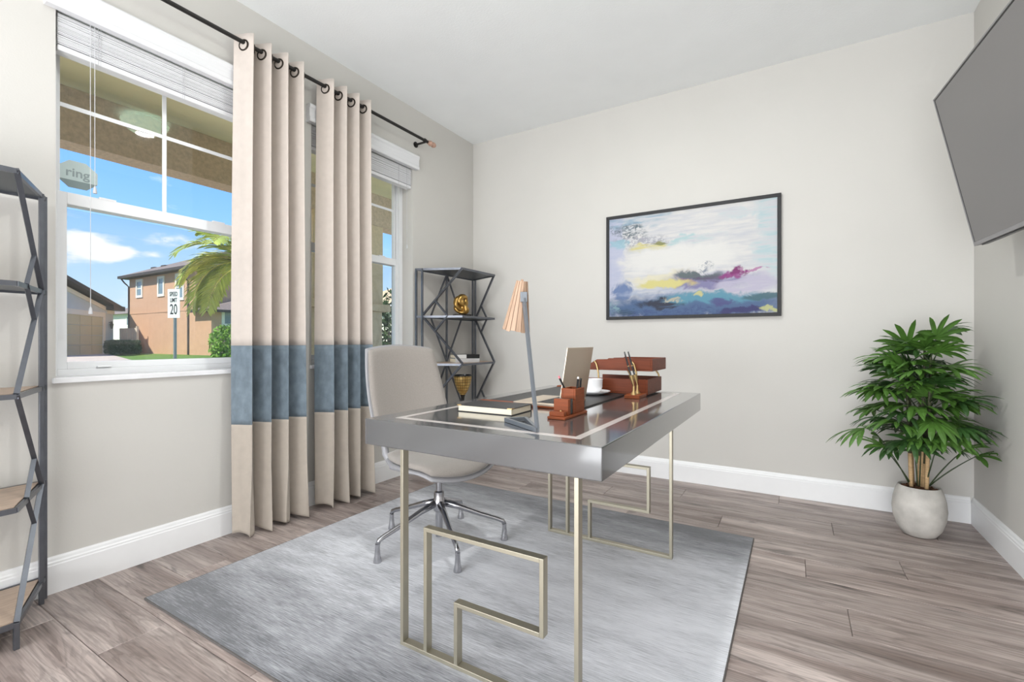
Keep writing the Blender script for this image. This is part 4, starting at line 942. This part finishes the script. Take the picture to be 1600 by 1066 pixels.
MB().lathe([(0.0, -0.008), (0.003, -0.007), (0.004, -0.003), (0.0125, -0.0028), (0.0125, -0.0005), (0.0, -0.0005)], 16, ax0, axd).build('cap', 'slat_wood', lamp_o, smooth=40, world=True)

# ------------------------------------------------------------------ painting
pw, ph_ = 1.149, 0.776
pt = thing('painting', 'framed abstract seascape painting with blue and purple strokes on the wall', 'painting', (-0.6515, YB, 1.1395))
m = MB(); fw_, fd = 0.022, 0.028
z0, z1, x0, x1 = 0, ph_, -pw / 2, pw / 2
m.box((x0, -fd, z0), (x1, -0.001, z0 + fw_), 0.0015); m.box((x0, -fd, z1 - fw_), (x1, -0.001, z1), 0.0015); m.box((x0, -fd, z0 + fw_), (x0 + fw_, -0.001, z1 - fw_), 0.0015); m.box((x1 - fw_, -fd, z0 + fw_), (x1, -0.001, z1 - fw_), 0.0015)
m.build('frame', 'frame', pt)
cv = MB().box((-pw / 2 + fw_, -0.006, -ph_ / 2 + fw_), (pw / 2 - fw_, 0.004, ph_ / 2 - fw_)).build('canvas', painting_mat(pw - 2 * fw_, ph_ - 2 * fw_), pt)
cv.location = (0, -0.012, ph_ / 2)

# ------------------------------------------------------------------ television on its wall arm
ty, tt = R(4.6), R(11.75)
td = Vector((-math.sin(ty), math.cos(ty), 0)); tn0 = Vector((-td.y, td.x, 0))
tu = Vector((0, 0, 1)) * math.cos(tt) + tn0 * math.sin(tt); tn = tn0 * math.cos(tt) - Vector((0, 0, 1)) * math.sin(tt)
bf = Vector((0.66, 2.764, 1.388)); TW, TH = 1.22, 0.676
tv = thing('television', 'large grey flat television tilted down from the wall', 'television', (XR, 2.15, 1.7))
P0 = bf - td * TW                                   # near bottom corner of the front face
hs = MB().obox(P0 - tn * 0.034, td * TW, tu * TH, tn * 0.029, 0.003).build('housing', 'tv_body', tv, world=True)
m = MB(); e = 0.006
def fr_(a, b, c, d, h0, h1): m.obox(P0 + td * a + tu * c + tn * h0, td * (b - a), tu * (d - c), tn * (h1 - h0))
fr_(0, TW, 0, 0.016, -0.0048, 0.0005); fr_(0, TW, TH - e, TH, -0.0048, 0.0005); fr_(0, e, 0.016, TH - e, -0.0048, 0.0005); fr_(TW - e, TW, 0.016, TH - e, -0.0048, 0.0005)
bz = m.build('bezel', 'tv_body', tv, world=True)
m = MB(); fr_(e, TW - e, TH - e - 0.005, TH - e, -0.0048, -0.0008); fr_(e, e + 0.005, 0.017, TH - e - 0.005, -0.0048, -0.0008); fr_(TW - e - 0.006, TW - e, 0.017, TH - e - 0.005, -0.0048, -0.0008)
m.build('screen_edge', 'tv_edge', bz, world=True)
MB().obox(P0 + td * (e + 0.006) + tu * 0.017 - tn * 0.0047, td * (TW - 2 * e - 0.013), tu * (TH - 0.029), tn * 0.0032).build('screen', 'tv_screen', tv, world=True)
MB().obox(P0 + td * 0.2 - tu * 0.006 - tn * 0.03, td * (TW - 0.24), tu * 0.0058, tn * 0.02).build('underside_vent', 'tv_edge', tv, world=True)
MB().obox(P0 + td * 0.22 + tu * 0.05 - tn * 0.05, td * 0.78, tu * 0.34, tn * 0.0158, 0.004).build('rear_cover', 'tv_edge', tv, world=True)
cb = P0 + td * TW * 0.5 + tu * 0.36 - tn * 0.05
MB().box((XR - 0.012, cb.y - 0.2, cb.z - 0.14), (XR - 0.0005, cb.y + 0.2, cb.z + 0.14), 0.002).build('wall_plate', 'tv_edge', tv, world=True)
ar = MB()
for s in (-0.15, 0.15): ar.bar((XR - 0.012, cb.y + s, cb.z - 0.08), cb + td * s - tu * 0.02, 0.02, 0.03)
ar.build('mount_arm', 'tv_edge', tv, world=True)

# ------------------------------------------------------------------ potted lady palm
pc = at_z(1438, 838, 0.0); PCX, PCY = 0.535, 3.10
pp = thing('potted_palm', 'leafy potted fan palm in a round concrete pot in the corner', 'potted plant', (PCX, PCY, 0))
prof = [(0.0, 0.0), (0.068, 0.0), (0.09, 0.008), (0.118, 0.045), (0.138, 0.1), (0.1435, 0.15), (0.137, 0.205), (0.124, 0.25), (0.113, 0.274), (0.109, 0.2775), (0.102, 0.275), (0.108, 0.25), (0.112, 0.232), (0.0, 0.232)]
pot = MB().lathe([(r * 0.76, z * 0.9) for r, z in prof], 40).build('pot', 'pot', pp, smooth=50)
rp_ = random.Random(21)
m = MB()
m.lathe([(0.0, 0.2095), (0.083, 0.2095), (0.0815, 0.226), (0.05, 0.238), (0.0, 0.246)], 30)
for i in range(160):
    r_, a = 0.072 * math.sqrt(rp_.random()), rp_.uniform(0, 6.28); s = rp_.uniform(0.004, 0.009)
    c = Vector((r_ * math.cos(a), r_ * math.sin(a), 0.236)); rot = Matrix.Rotation(rp_.uniform(0, 3), 3, (rp_.random(), rp_.random(), rp_.random()))
    m.obox(c - rot @ Vector((s, s * .6, s * .4)), rot @ Vector((2 * s, 0, 0)), rot @ Vector((0, 1.2 * s, 0)), rot @ Vector((0, 0, 0.8 * s)))
tag(m.build('bark_mulch', 'soil', pp), kind='stuff')
canes = []
for i in range(7):
    a = i * 2.4 + 0.4; r0 = 0.012 + 0.034 * ((i * 3) % 7) / 6
    base = Vector((r0 * math.cos(a), r0 * math.sin(a), 0.245)); h = (0.98, 0.82, 0.90, 0.72, 0.78, 0.62, 0.86)[i]
    tip = Vector((base.x * 1.35 + 0.01 * math.cos(a), base.y * 1.35 + 0.01 * math.sin(a), h))
    mid = base.lerp(tip, 0.3); canes.append((base, tip))
    c_ = MB().tube([mid, base.lerp(tip, 0.65), tip], [0.0078, 0.007, 0.005], 8).build('cane', 'cane', pp, smooth=True)
    MB().tube([base, base.lerp(tip, 0.1), base.lerp(tip, 0.2), mid + (tip - base) * 0.015], [0.0088, 0.0092, 0.0088, 0.0082], 8).build('cane_sheath', 'cane_base', c_, smooth=True)
def leaflet(m, o, d, side, L, w, droop, seg=6):
    """one blade from o along d, drooping under its own weight; a shallow V across"""
    d = Vector(d).normalized(); pos = Vector(o); prevv = None; L_ = L / seg
    for i in range(seg + 1):
        t = i / seg
        ww = w * (0.22 + 0.78 * min(1, t * 3.0)) * (1 if t < 0.72 else max(0.10, 1 - ((t - 0.72) / 0.28) ** 1.6))
        up_v = side.cross(d).normalized(); sv = d.cross(up_v).normalized()
        row = [m.bm.verts.new(pos - sv * ww + up_v * ww * 0.25), m.bm.verts.new(pos), m.bm.verts.new(pos + sv * ww + up_v * ww * 0.25)]
        if prevv:
            m.bm.faces.new((prevv[0], prevv[1], row[1], row[0])); m.bm.faces.new((prevv[1], prevv[2], row[2], row[1]))
        prevv = row
        d = (d + Vector((0, 0, -droop * (0.4 + t)))).normalized(); pos = pos + d * L_
def fan_leaf(start, az, elev, plen, size, n, droop, mat, spread=1.25):
    m = MB(); d = Vector((math.cos(az) * math.cos(elev), math.sin(az) * math.cos(elev), math.sin(elev)))
    pts = [start]; dd = d.copy()
    for i in range(6):
        dd = (dd + Vector((0, 0, -0.055))).normalized(); pts.append(pts[-1] + dd * plen / 6)
    hub = pts[-1]
    hz = Vector((-math.sin(az), math.cos(az), 0))
    fwd = (dd + Vector((0, 0, -0.15))).normalized()
    for i in range(n):
        f = (i / (n - 1) * 2 - 1) if n > 1 else 0; an = f * spread
        v = fwd * math.cos(an) + hz * math.sin(an) + Vector((0, 0, 0.18 * (1 - abs(f))))
        L = size * (1 - 0.22 * abs(f)) * rp_.uniform(0.9, 1.08)
        sv = (hz * math.cos(an) - fwd * math.sin(an))
        leaflet(m, hub, v, sv, L, rp_.uniform(0.010, 0.014), droop * rp_.uniform(0.8, 1.25))
    # keep the blades off the two walls of the corner
    for v in m.bm.verts:
        if v.co.x + PCX > XR - 0.012: v.co.x = XR - 0.012 - PCX - 0.15 * min(0.1, v.co.x + PCX - XR + 0.012)
        if v.co.y + PCY > YB - 0.012: v.co.y = YB - 0.012 - PCY - 0.15 * min(0.1, v.co.y + PCY - YB + 0.012)
    lf = m.build('leaf', mat, pp)
    MB().tube(pts, [0.0032] * 4 + [0.0026, 0.0022, 0.002], 5).build('petiole', 'petiole', lf, smooth=True)
ga = 0.0
for k in range(84):
    t = k / 83; ga += 2.399963 + rp_.uniform(-0.25, 0.25)
    b_, t_ = canes[k % 7]
    zz = 0.40 + 0.58 * t ** 0.9 + rp_.uniform(-0.04, 0.04)
    s = max(0.25, min(1.0, (zz - b_.z) / (t_.z - b_.z))); st_ = b_.lerp(t_, s)
    elev = R(26 + 42 * t ** 1.5) + rp_.uniform(-0.3, 0.3)
    plen = (0.175 - 0.095 * t) * rp_.uniform(0.7, 1.15); size = 0.176 * rp_.uniform(0.85, 1.15) * (1.0 - 0.1 * t)
    fan_leaf(st_, ga, elev, plen, size, rp_.choice((7, 8, 9, 9)), 0.17 + 0.09 * (1 - t), 'leaf' if rp_.random() < 0.62 else 'leaf2')
for az, el_ in ((3.7, 42), (3.2, 50), (-0.6, 46), (-0.1, 36), (-1.7, 45), (4.4, 55), (-1.1, 58)):   # low leaves on long stalks
    fan_leaf(Vector((0.04 * math.cos(az), 0.04 * math.sin(az), 0.255)), az, R(el_) + 0.3, 0.24, 0.14, 6, 0.2, 'leaf2' if el_ % 2 else 'leaf')

# ================================================================== OUTDOORS
GZ = 0.10                                            # level of the gardens across the street
def near_rise(x): return -0.15 if x > -9 else (GZ if x < -16 else -0.15 + (GZ + 0.15) * (-9 - x) / 7)
m = MB()
xs_ = [-2.7, -9, -11, -13.5, -16, -30, -60, -110]
g = [[m.bm.verts.new((x, y, near_rise(x))) for x in xs_] for y in (-60, -10, 8, 30, 110)]
for i in range(4):
    for j in range(len(xs_) - 1): m.bm.faces.new((g[i][j], g[i][j + 1], g[i + 1][j + 1], g[i + 1][j]))
tag(m.build('lawn', 'grass'), 'green lawn outside, in front of the houses', 'lawn', kind='structure')

# ---- porch of this house
tag(MB().box((-4.4, -4, -0.14), (XL - WT - 0.001, 7, -0.03)).build('porch_floor', 'concrete'), 'concrete porch floor outside the windows', 'porch floor', kind='structure')
tag(MB().box((-4.16, -4, 2.6), (XL - WT - 0.001, 7, 2.7)).build('porch_ceiling', 'porch_ceiling'), 'yellowish porch ceiling seen through the window top', 'porch ceiling', kind='structure')
tag(MB().box((-4.6, -4.2, 2.72), (XL - WT - 0.001, 7.2, 2.95)).build('porch_roof', 'shingle'), 'shingled porch roof above the stucco beam', 'porch roof', kind='structure')
beam = tag(MB().box((-4.15, -4, 2.25), (-3.96, 7, 2.5995), 0.004).build('porch_beam', 'stucco_beam'), 'brown stucco porch beam crossing behind the upper panes', 'beam', kind='structure')
pier = thing('porch_pier', 'tan stucco porch pier with ledge seen through the second window', 'pier', (-4.055, 3.35, -0.03), kind='structure')
MB().box((-4.21, 2.80, -0.03), (-3.90, 3.70, 1.30), 0.006).build('base', 'stucco_tan', pier, world=True)
MB().box((-4.25, 2.76, 1.301), (-3.86, 3.79, 1.38), 0.008).build('ledge', 'stucco_tan', pier, world=True)
MB().box((-4.149, 2.88, 1.381), (-3.961, 3.77, 2.2495), 0.004).build('shaft', 'stucco_tan', pier, world=True)

tag(MB().box((-9, -20, -0.149), (-4.5, 20, -0.12)).build('bounce_paving', 'concrete'), 'added unseen pale paving that bounces light into the porch', 'paving', kind='structure')  # unseen slab added to bounce warm sunlight onto porch ceiling and beam

# ---- foliage helper: many small leaves in one mesh
def leaf_mass(m, c, rad, n, size, seed, flat=0.0):
    rs = random.Random(seed); c = Vector(c)
    for i in range(n):
        while True:
            p = Vector((rs.uniform(-1, 1), rs.uniform(-1, 1), rs.uniform(-1, 1)))
            if 0.35 < p.length < 1: break
        p = Vector((p.x * rad[0], p.y * rad[1], p.z * rad[2]))
        if flat: p = Vector((max(-flat * rad[0], min(flat * rad[0], p.x * 1.3)), max(-flat * rad[1], min(flat * rad[1], p.y * 1.3)), max(-flat * rad[2], min(flat * rad[2], p.z * 1.3))))
        a = Vector((rs.uniform(-1, 1), rs.uniform(-1, 1), rs.uniform(-1, 1))).normalized(); b = a.cross(Vector((rs.uniform(-1, 1), rs.uniform(-1, 1), rs.uniform(-1, 1)))).normalized()
        s = size * rs.uniform(0.6, 1.3); q = c + p
        m._faces([q - a * s, q - b * s * 0.4, q + a * s, q + b * s * 0.4], [(0, 1, 2, 3)])
    return m
def shrub(name, label, cat, c, rad, n, size, mat, seed, flat=0.0, group=None):
    c = Vector(c); base = Vector((c.x, c.y, c.z - rad[2]))
    t = thing(name, label, cat, base, 0, group)
    leaf_mass(MB(), (0, 0, 0), rad, 1, 0.01, seed).bm.free()
    mm = leaf_mass(MB(), (0, 0, rad[2]), rad, n, size, seed, flat)
    tag(mm.build('foliage', mat, t), kind='stuff')
    st_m = MB(); rs = random.Random(seed + 1)
    for i in range(5): st_m.tube([(rs.uniform(-.3, .3) * rad[0], rs.uniform(-.3, .3) * rad[1], -0.05), (rs.uniform(-.5, .5) * rad[0], rs.uniform(-.5, .5) * rad[1], rad[2] * 1.3)], 0.012, 5)
    st_m.build('stem', 'trunk', t)
    return t
shrub('climbing_shrub', 'tall green leafy shrub beside the porch pier', 'shrub', at(609, 505, 6.6) + Vector((0, 0, -0.35)), (0.16, 0.2, 0.85), 900, 0.05, 'hedge', 3)

# ---- brown two-storey house
def house_window(parent, o, ax, w, h, n, two=True, frame=0.17):
    """window on a wall: o lower corner, ax along the wall, n outward"""
    o, ax, n = Vector(o), Vector(ax), Vector(n); up = Vector((0, 0, 1))
    m = MB(); f = frame; d = 0.06
    m.obox(o + n * 0.002, ax * w, up * f, n * d); m.obox(o + n * 0.002 + up * (h - f), ax * w, up * f, n * d); m.obox(o + n * 0.002 + up * f, ax * f, up * (h - 2 * f), n * d); m.obox(o + n * 0.002 + up * f + ax * (w - f), ax * f, up * (h - 2 * f), n * d)
    if two: m.obox(o + n * 0.002 + up * (h * 0.47), ax * w, up * 0.06, n * (d - 0.02))
    wi = m.build('window', 'cream_trim', parent, world=True)
    pcs = ((f, h * 0.47), (h * 0.47 + 0.06, h - f)) if two else ((f, h - f),)
    for a, b in pcs: MB().obox(o + n * 0.003 + up * a + ax * f, ax * (w - 2 * f), up * (b - a), n * 0.02).build('pane', 'glass_dark', wi, world=True)
    return wi
HY = 15.05; HX0, HX1, HX2 = -41.8, -32.3, -30.4
bh = thing('house', 'brown two-storey stucco house with dark eaves across the street', 'house', (-37, 19, GZ))
MB().box((HX0, HY, GZ), (HX1, HY + 8.5, 5.5)).build('wall', 'stucco_brown', bh, world=True)
MB().box((HX1, HY, GZ), (HX2, HY + 8.5, 2.75)).build('wing_wall', 'stucco_brown', bh, world=True)
MB().box((HX0 - 0.02, HY - 0.025, 2.92), (HX1 + 0.02, HY - 0.001, 3.0)).build('band', 'stucco_brown', bh, world=True)
def hip(x0, x1, y0, y1, z0, z1, rx0, rx1, ry):
    m = MB(); m._faces([(x0, y0, z0), (x1, y0, z0), (x1, y1, z0), (x0, y1, z0), (rx0, ry, z1), (rx1, ry, z1)], [(0, 1, 5, 4), (1, 2, 5), (2, 3, 4, 5), (3, 0, 4), (3, 2, 1, 0)]); return m
hip(HX0 - 0.5, HX1 + 0.5, HY - 0.5, HY + 9, 5.68, 7.75, -38.2, -35.9, HY + 4.2).build('roof', 'shingle', bh, world=True)
m = MB(); m.box((HX0 - 0.5, HY - 0.55, 5.5), (HX1 + 0.5, HY - 0.36, 5.68)); m.box((HX1 + 0.36, HY - 0.36, 5.5), (HX1 + 0.55, HY + 9, 5.68)); m.box((HX0 - 0.55, HY - 0.36, 5.5), (HX0 - 0.36, HY + 9, 5.68)); m.box((HX0 - 0.36, HY - 0.36, 5.52), (HX1 + 0.36, HY - 0.001, 5.6))
m.build('eave', 'fascia', bh, world=True)
hip(HX1 - 0.0, HX2 + 0.5, HY - 0.4, HY + 9, 2.9, 3.9, HX1 + 0.02, HX1 + 0.05, HY + 3).build('wing_roof', 'shingle', bh, world=True)
m = MB(); m.box((HX1 + 0.001, HY - 0.45, 2.75), (HX2 + 0.5, HY - 0.25, 2.9)); m.box((HX2 + 0.3, HY - 0.25, 2.75), (HX2 + 0.5, HY + 9, 2.9)); m.build('wing_eave', 'fascia', bh, world=True)
MB().tube([(HX0 - 0.15, HY - 0.45, 5.5), (HX0 + 0.0, HY - 0.3, 5.2), (HX0 + 0.03, HY - 0.06, 4.95), (HX0 + 0.03, HY - 0.06, GZ)], 0.05, 8).build('downspout', 'fascia', bh, world=True)
MB().tube([(HX1 - 0.2, HY - 0.45, 5.5), (HX1 - 0.75, HY - 0.3, 5.0), (HX1 - 0.8, HY - 0.06, 4.8), (HX1 - 0.8, HY - 0.06, GZ)], 0.05, 8).build('downspout', 'fascia', bh, world=True)
for px0, px1, ptop, pbot, two in ((213.5, 223.5, 436, 466, True), (247, 257.5, 431, 464, False), (275, 288.5, 426, 470, True)):
    a = at_y(px0, pbot, HY); b = at_y(px1, ptop, HY)
    house_window(bh, (a.x, HY, a.z), (1, 0, 0), b.x - a.x, b.z - a.z, (0, -1, 0), two)
a, b = at_x(346, 510, HX2), at_x(372, 491, HX2)
house_window(bh, (HX2, a.y, a.z), (0, 1, 0), b.y - a.y, b.z - a.z + 0.3, (1, 0, 0), False)
for px_, py_ in ((242, 420), (258, 417)):
    p = at_y(px_, py_, HY + 1.3); MB().box((p.x - 0.3, p.y - 0.15, p.z - 0.2), (p.x + 0.3, p.y + 0.25, p.z + 0.1)).build('roof_vent', 'fascia', bh, world=True)

# ---- grey garage house
gA = Vector((-36.6, 10.0, GZ)); gB = Vector((-40.4, 13.0, GZ)); gu = (gB - gA).normalized(); gn = Vector((-gu.y, gu.x, 0))
if gn.dot(Vector((0, 0, 0)) - gA) < 0: gn = -gn
gh = thing('garage_house', 'grey stucco house with closed garage door and dark sloping roof', 'house', gA)
up = Vector((0, 0, 1)); DW = (gB - gA).length
def gp(u, z, out=0.0): return gA + gu * u + gn * out + up * (z - GZ)
UE = DW + 1.75
zr = lambda u: 4.62 - 0.172 * u                          # the roof's rake line
MB().prism([gp(-4, GZ), gp(UE, GZ), gp(UE, zr(UE) - 0.35), gp(-4, zr(-4) - 0.35)], -gn * 9).build('wall', 'stucco_grey', gh, world=True)
MB().prism([gp(-4.4, zr(-4.4), 0.5), gp(UE + 0.55, zr(UE + 0.55), 0.5), gp(UE + 0.55, zr(UE + 0.55) - 0.22, 0.5), gp(-4.4, zr(-4.4) - 0.22, 0.5)], -gn * 10).build('roof', 'fascia', gh, world=True)
MB().prism([gp(-4, zr(-4) - 0.36, 0.002), gp(UE - 1.3, zr(UE - 1.3) - 0.36, 0.002), gp(UE - 1.3, zr(UE - 1.3) - 0.62, 0.002), gp(-4, zr(-4) - 0.62, 0.002)], gn * 0.06).build('rake_trim', 'cream_trim', gh, world=True)
MB().prism([gp(UE - 1.3, zr(UE) - 0.02, 0.5), gp(UE + 0.6, zr(UE) - 0.02, 0.5), gp(UE + 0.6, zr(UE) - 0.35, 0.5), gp(UE - 1.3, zr(UE) - 0.35, 0.5)], -gn * 0.497).build('eave_return', 'fascia', gh, world=True)
MB().prism([gp(UE - 1.2, zr(UE) - 0.36, 0.002), gp(UE, zr(UE) - 0.36, 0.002), gp(UE, zr(UE) - 0.6, 0.002), gp(UE - 1.2, zr(UE) - 0.6, 0.002)], gn * 0.08).build('frieze', 'cream_trim', gh, world=True)
dz1 = 2.6
for i in range(4):
    for j in range(4):
        u0, u1 = -1.2 + (DW + 1.2) * j / 4, -1.2 + (DW + 1.2) * (j + 1) / 4; z0, z1 = GZ + (dz1 - GZ) * i / 4, GZ + (dz1 - GZ) * (i + 1) / 4
        MB().prism([gp(u0 + 0.02, z0 + 0.02, 0.002), gp(u1 - 0.02, z0 + 0.02, 0.002), gp(u1 - 0.02, z1 - 0.02, 0.002), gp(u0 + 0.02, z1 - 0.02, 0.002)], gn * 0.035).build('door_panel', 'garage', gh, world=True)
tm = MB(); tm.prism([gp(-4, dz1, 0.002), gp(DW + 0.35, dz1, 0.002), gp(DW + 0.35, dz1 + 0.32, 0.002), gp(-4, dz1 + 0.32, 0.002)], gn * 0.07); tm.prism([gp(DW, GZ, 0.002), gp(DW + 0.35, GZ, 0.002), gp(DW + 0.35, dz1 - 0.001, 0.002), gp(DW, dz1 - 0.001, 0.002)], gn * 0.07)
tm.build('door_trim', 'cream_trim', gh, world=True)
lc = gp(DW + 1.05, 2.05, 0.16)
MB().lathe([(0.0, -0.22), (0.07, -0.2), (0.11, 0.06), (0.13, 0.1), (0.05, 0.2), (0.0, 0.22)], 8, lc).box((lc.x - 0.05, lc.y - 0.05, lc.z + 0.15), (lc.x + 0.05, lc.y + 0.05, lc.z + 0.3)).bar(lc + up * 0.22, gp(DW + 1.05, 2.27, 0.002), 0.06).build('wall_lantern', 'fascia', gh, world=True)
m = MB(); q = [gp(-4.5, GZ, 0.05), gp(DW + 0.6, GZ, 0.05), at_z(236, 572, GZ), at_z(20, 572, GZ)]; q = [Vector((p.x, p.y, GZ + 0.004)) for p in q]
tag(m.prism(q, (0, 0, 0.02)).build('driveway', 'concrete'), 'pale concrete driveway in front of the grey garage', 'driveway', kind='structure')

# ---- between the houses: fence and a far house
f0, f1 = at(187, 533, 33.6), at(214, 533, 32.4)
fe = thing('fence', 'low tan panel fence between the two houses', 'fence', (f0.x, f0.y, GZ))
for i in range(8):
    a, b = f0.lerp(f1, i / 8 + 0.01), f0.lerp(f1, (i + 1) / 8 - 0.01)
    MB().bar((a.x, a.y, GZ + 0.9), (b.x, b.y, GZ + 0.9), 0.04, 1.75).build('board', 'fence', fe, world=True)
MB().box((f1.x, f1.y - 0.06, GZ), (f1.x + 0.12, f1.y + 0.06, 2.0)).build('post', 'fence', fe, world=True)
c = at(196, 533, 58)
fh = thing('house', 'distant pale house with brown roof in the gap between the houses', 'house', (c.x, c.y, GZ))
MB().box((c.x - 6, c.y, GZ), (c.x + 3, c.y + 8, 4.3)).build('wall', 'cream_trim', fh, world=True)
hip(c.x - 6.5, c.x + 3.5, c.y - 0.5, c.y + 8.5, 4.3, 6.3, c.x - 3, c.x + 0.5, c.y + 4).build('roof', 'shingle', fh, world=True)
a = at(198, 510, 57.5); house_window(fh, (a.x - 0.4, c.y, a.z), (1, 0, 0), 0.9, 1.3, (0, -1, 0), False)

# ---- pale house beyond the porch pier (second window)
c = at(612, 533, 30)
nh = thing('house', 'pale neighbouring house with white fascia beyond the porch pier', 'house', (c.x, c.y, GZ))
MB().box((c.x - 4, c.y, GZ), (c.x + 6, c.y + 6, 3.1)).build('wall', 'cream_trim', nh, world=True)
hip(c.x - 4.5, c.x + 6.5, c.y - 0.5, c.y + 6.5, 3.3, 5.2, c.x - 1, c.x + 3, c.y + 3).build('roof', 'stucco_tan', nh, world=True)
MB().box((c.x - 4.5, c.y - 0.55, 3.1), (c.x + 6.5, c.y - 0.36, 3.3)).build('fascia', 'trim', nh, world=True)

# ---- hedge and bright shrub
h0 = at(192, 533, 29.5)
shrub('hedge', 'dark green trimmed hedge in front of the garage corner', 'hedge', (h0.x, h0.y, GZ + 0.5), (1.0, 0.95, 0.52), 2600, 0.11, 'hedge', 9, 0.72)
h1 = at(354, 533, 21)
shrub('shrub', 'bright yellow-green bushy shrub in front of the brown house', 'shrub', (h1.x, h1.y, GZ + 0.75), (0.7, 0.7, 0.9), 1500, 0.1, 'shrub', 12)

# ---- speed limit sign
sd_ = 15.0; sb = at(273.5, 533, sd_); pz = [CAM_H + (533 - v) / F_PX * sd_ for v in (452, 497)]
sg = thing('road_sign', 'white speed limit sign on a grey steel post', 'road sign', (sb.x, sb.y, -0.1), 0)
tocam = Vector((-sb.x, -sb.y, 0)).normalized(); sa = R(-46)
sn = Matrix.Rotation(sa, 3, 'Z') @ tocam; sx_ = Vector((-sn.y, sn.x, 0))
hw, hh = 0.38 * 0.76, (pz[1] - pz[0]); hw = 0.225
cz = (pz[0] + pz[1]) / 2; ctr = Vector((sb.x, sb.y, cz)); hh = abs(pz[0] - pz[1])
MB().obox(ctr - sx_ * hw - up * hh / 2 + sn * 0.04, sx_ * 2 * hw, up * hh, sn * 0.01, 0.003).build('plate', 'sign', sg, world=True)
MB().bar((sb.x, sb.y, -0.1), (sb.x, sb.y, cz + hh * 0.3), 0.07).build('post', 'galv', sg, world=True)
fm = Matrix(((sx_.x, 0, sn.x, 0), (sx_.y, 0, sn.y, 0), (0, 1, 0, 0), (0, 0, 0, 1)))
for txt, sz, dz, w_ in (('SPEED', 0.19, 0.29, 0.8), ('LIMIT', 0.19, 0.10, 0.8), ('20', 0.46, -0.2, 0.85)):
    text_mesh(txt, sz, 0.002, 'ink', sg, Matrix.Translation(Vector((0, 0, cz + dz * hh / 0.91 + 0.1)) + sn * 0.053) @ fm, bold=0.003, sx=w_ * 0.72)

# ---- palm in front of the window
pcz = at(392, 400, 8.0)
pl = thing('palm_tree', 'green and yellow palm tree partly hidden by the curtain', 'palm tree', (pcz.x, pcz.y, -0.12))
MB().tube([(pcz.x, pcz.y, -0.12), (pcz.x + 0.05, pcz.y, 1.2), (pcz.x, pcz.y, pcz.z - 0.15)], [0.1, 0.08, 0.07], 10).build('trunk', 'trunk', pl, smooth=True, world=True)
rf = random.Random(4)
def frond(az, elev, L, droop, mat, lf=0.42, twist=0.0):
    m = MB(); d = Vector((math.cos(az) * math.cos(elev), math.sin(az) * math.cos(elev), math.sin(elev))); pos = Vector((pcz.x, pcz.y, pcz.z - 0.15)); N = 32
    pts = [pos.copy()]; dirs = [d.copy()]
    for i in range(N):
        d = (d + Vector((0, 0, -droop / N * (0.5 + 1.3 * i / N)))).normalized(); pos = pos + d * L / N; pts.append(pos.copy()); dirs.append(d.copy())
    for i in range(4, N + 1):
        t = i / N; hz = dirs[i].cross(up).normalized()
        ll = lf * math.sin(math.pi * (0.12 + 0.8 * t)) ** 0.6
        for s in (-1, 1):
            v = (hz * s * 0.8 + dirs[i] * 0.75 + Vector((0, 0, rf.uniform(-0.05, 0.25)))).normalized()
            leaflet(m, pts[i], v, dirs[i] * s, ll * rf.uniform(0.85, 1.1), 0.018, 0.10 + rf.uniform(0, 0.06), 5)
    o = m.build('frond', mat, pl, world=True)
    MB().tube(pts, [0.016 * (1 - 0.8 * i / N) for i in range(N + 1)], 5).build('midrib', 'palm_yel', o, smooth=True, world=True)
SA = math.atan2(-RT.y, -RT.x)                           # towards the left of the picture
for da, e_, L, dr, mt in ((0.15, 52, 1.0, 0.9, 'palm_out'), (-0.1, 34, 1.1, 1.5, 'palm_yel'), (-0.5, 26, 1.5, 2.3, 'palm_out'), (0.1, 18, 1.42, 2.7, 'palm_out'), (-0.2, 22, 1.42, 2.3, 'palm_yel'), (0.35, 24, 1.2, 1.7, 'palm_yel'), (0.6, 30, 1.2, 2.0, 'palm_out'), (-0.25, 2, 1.3, 1.9, 'palm_out'), (0.9, 40, 1.2, 1.5, 'palm_out'), (1.6, 45, 1.2, 1.5, 'palm_out'), (2.4, 30, 1.2, 1.5, 'palm_out'), (-1.3, 35, 1.2, 1.6, 'palm_out'), (3.2, 45, 1.2, 1.5, 'palm_out'), (-2.2, 30, 1.2, 1.6, 'palm_yel')):
    frond(SA + da, R(e_), L, dr, mt)
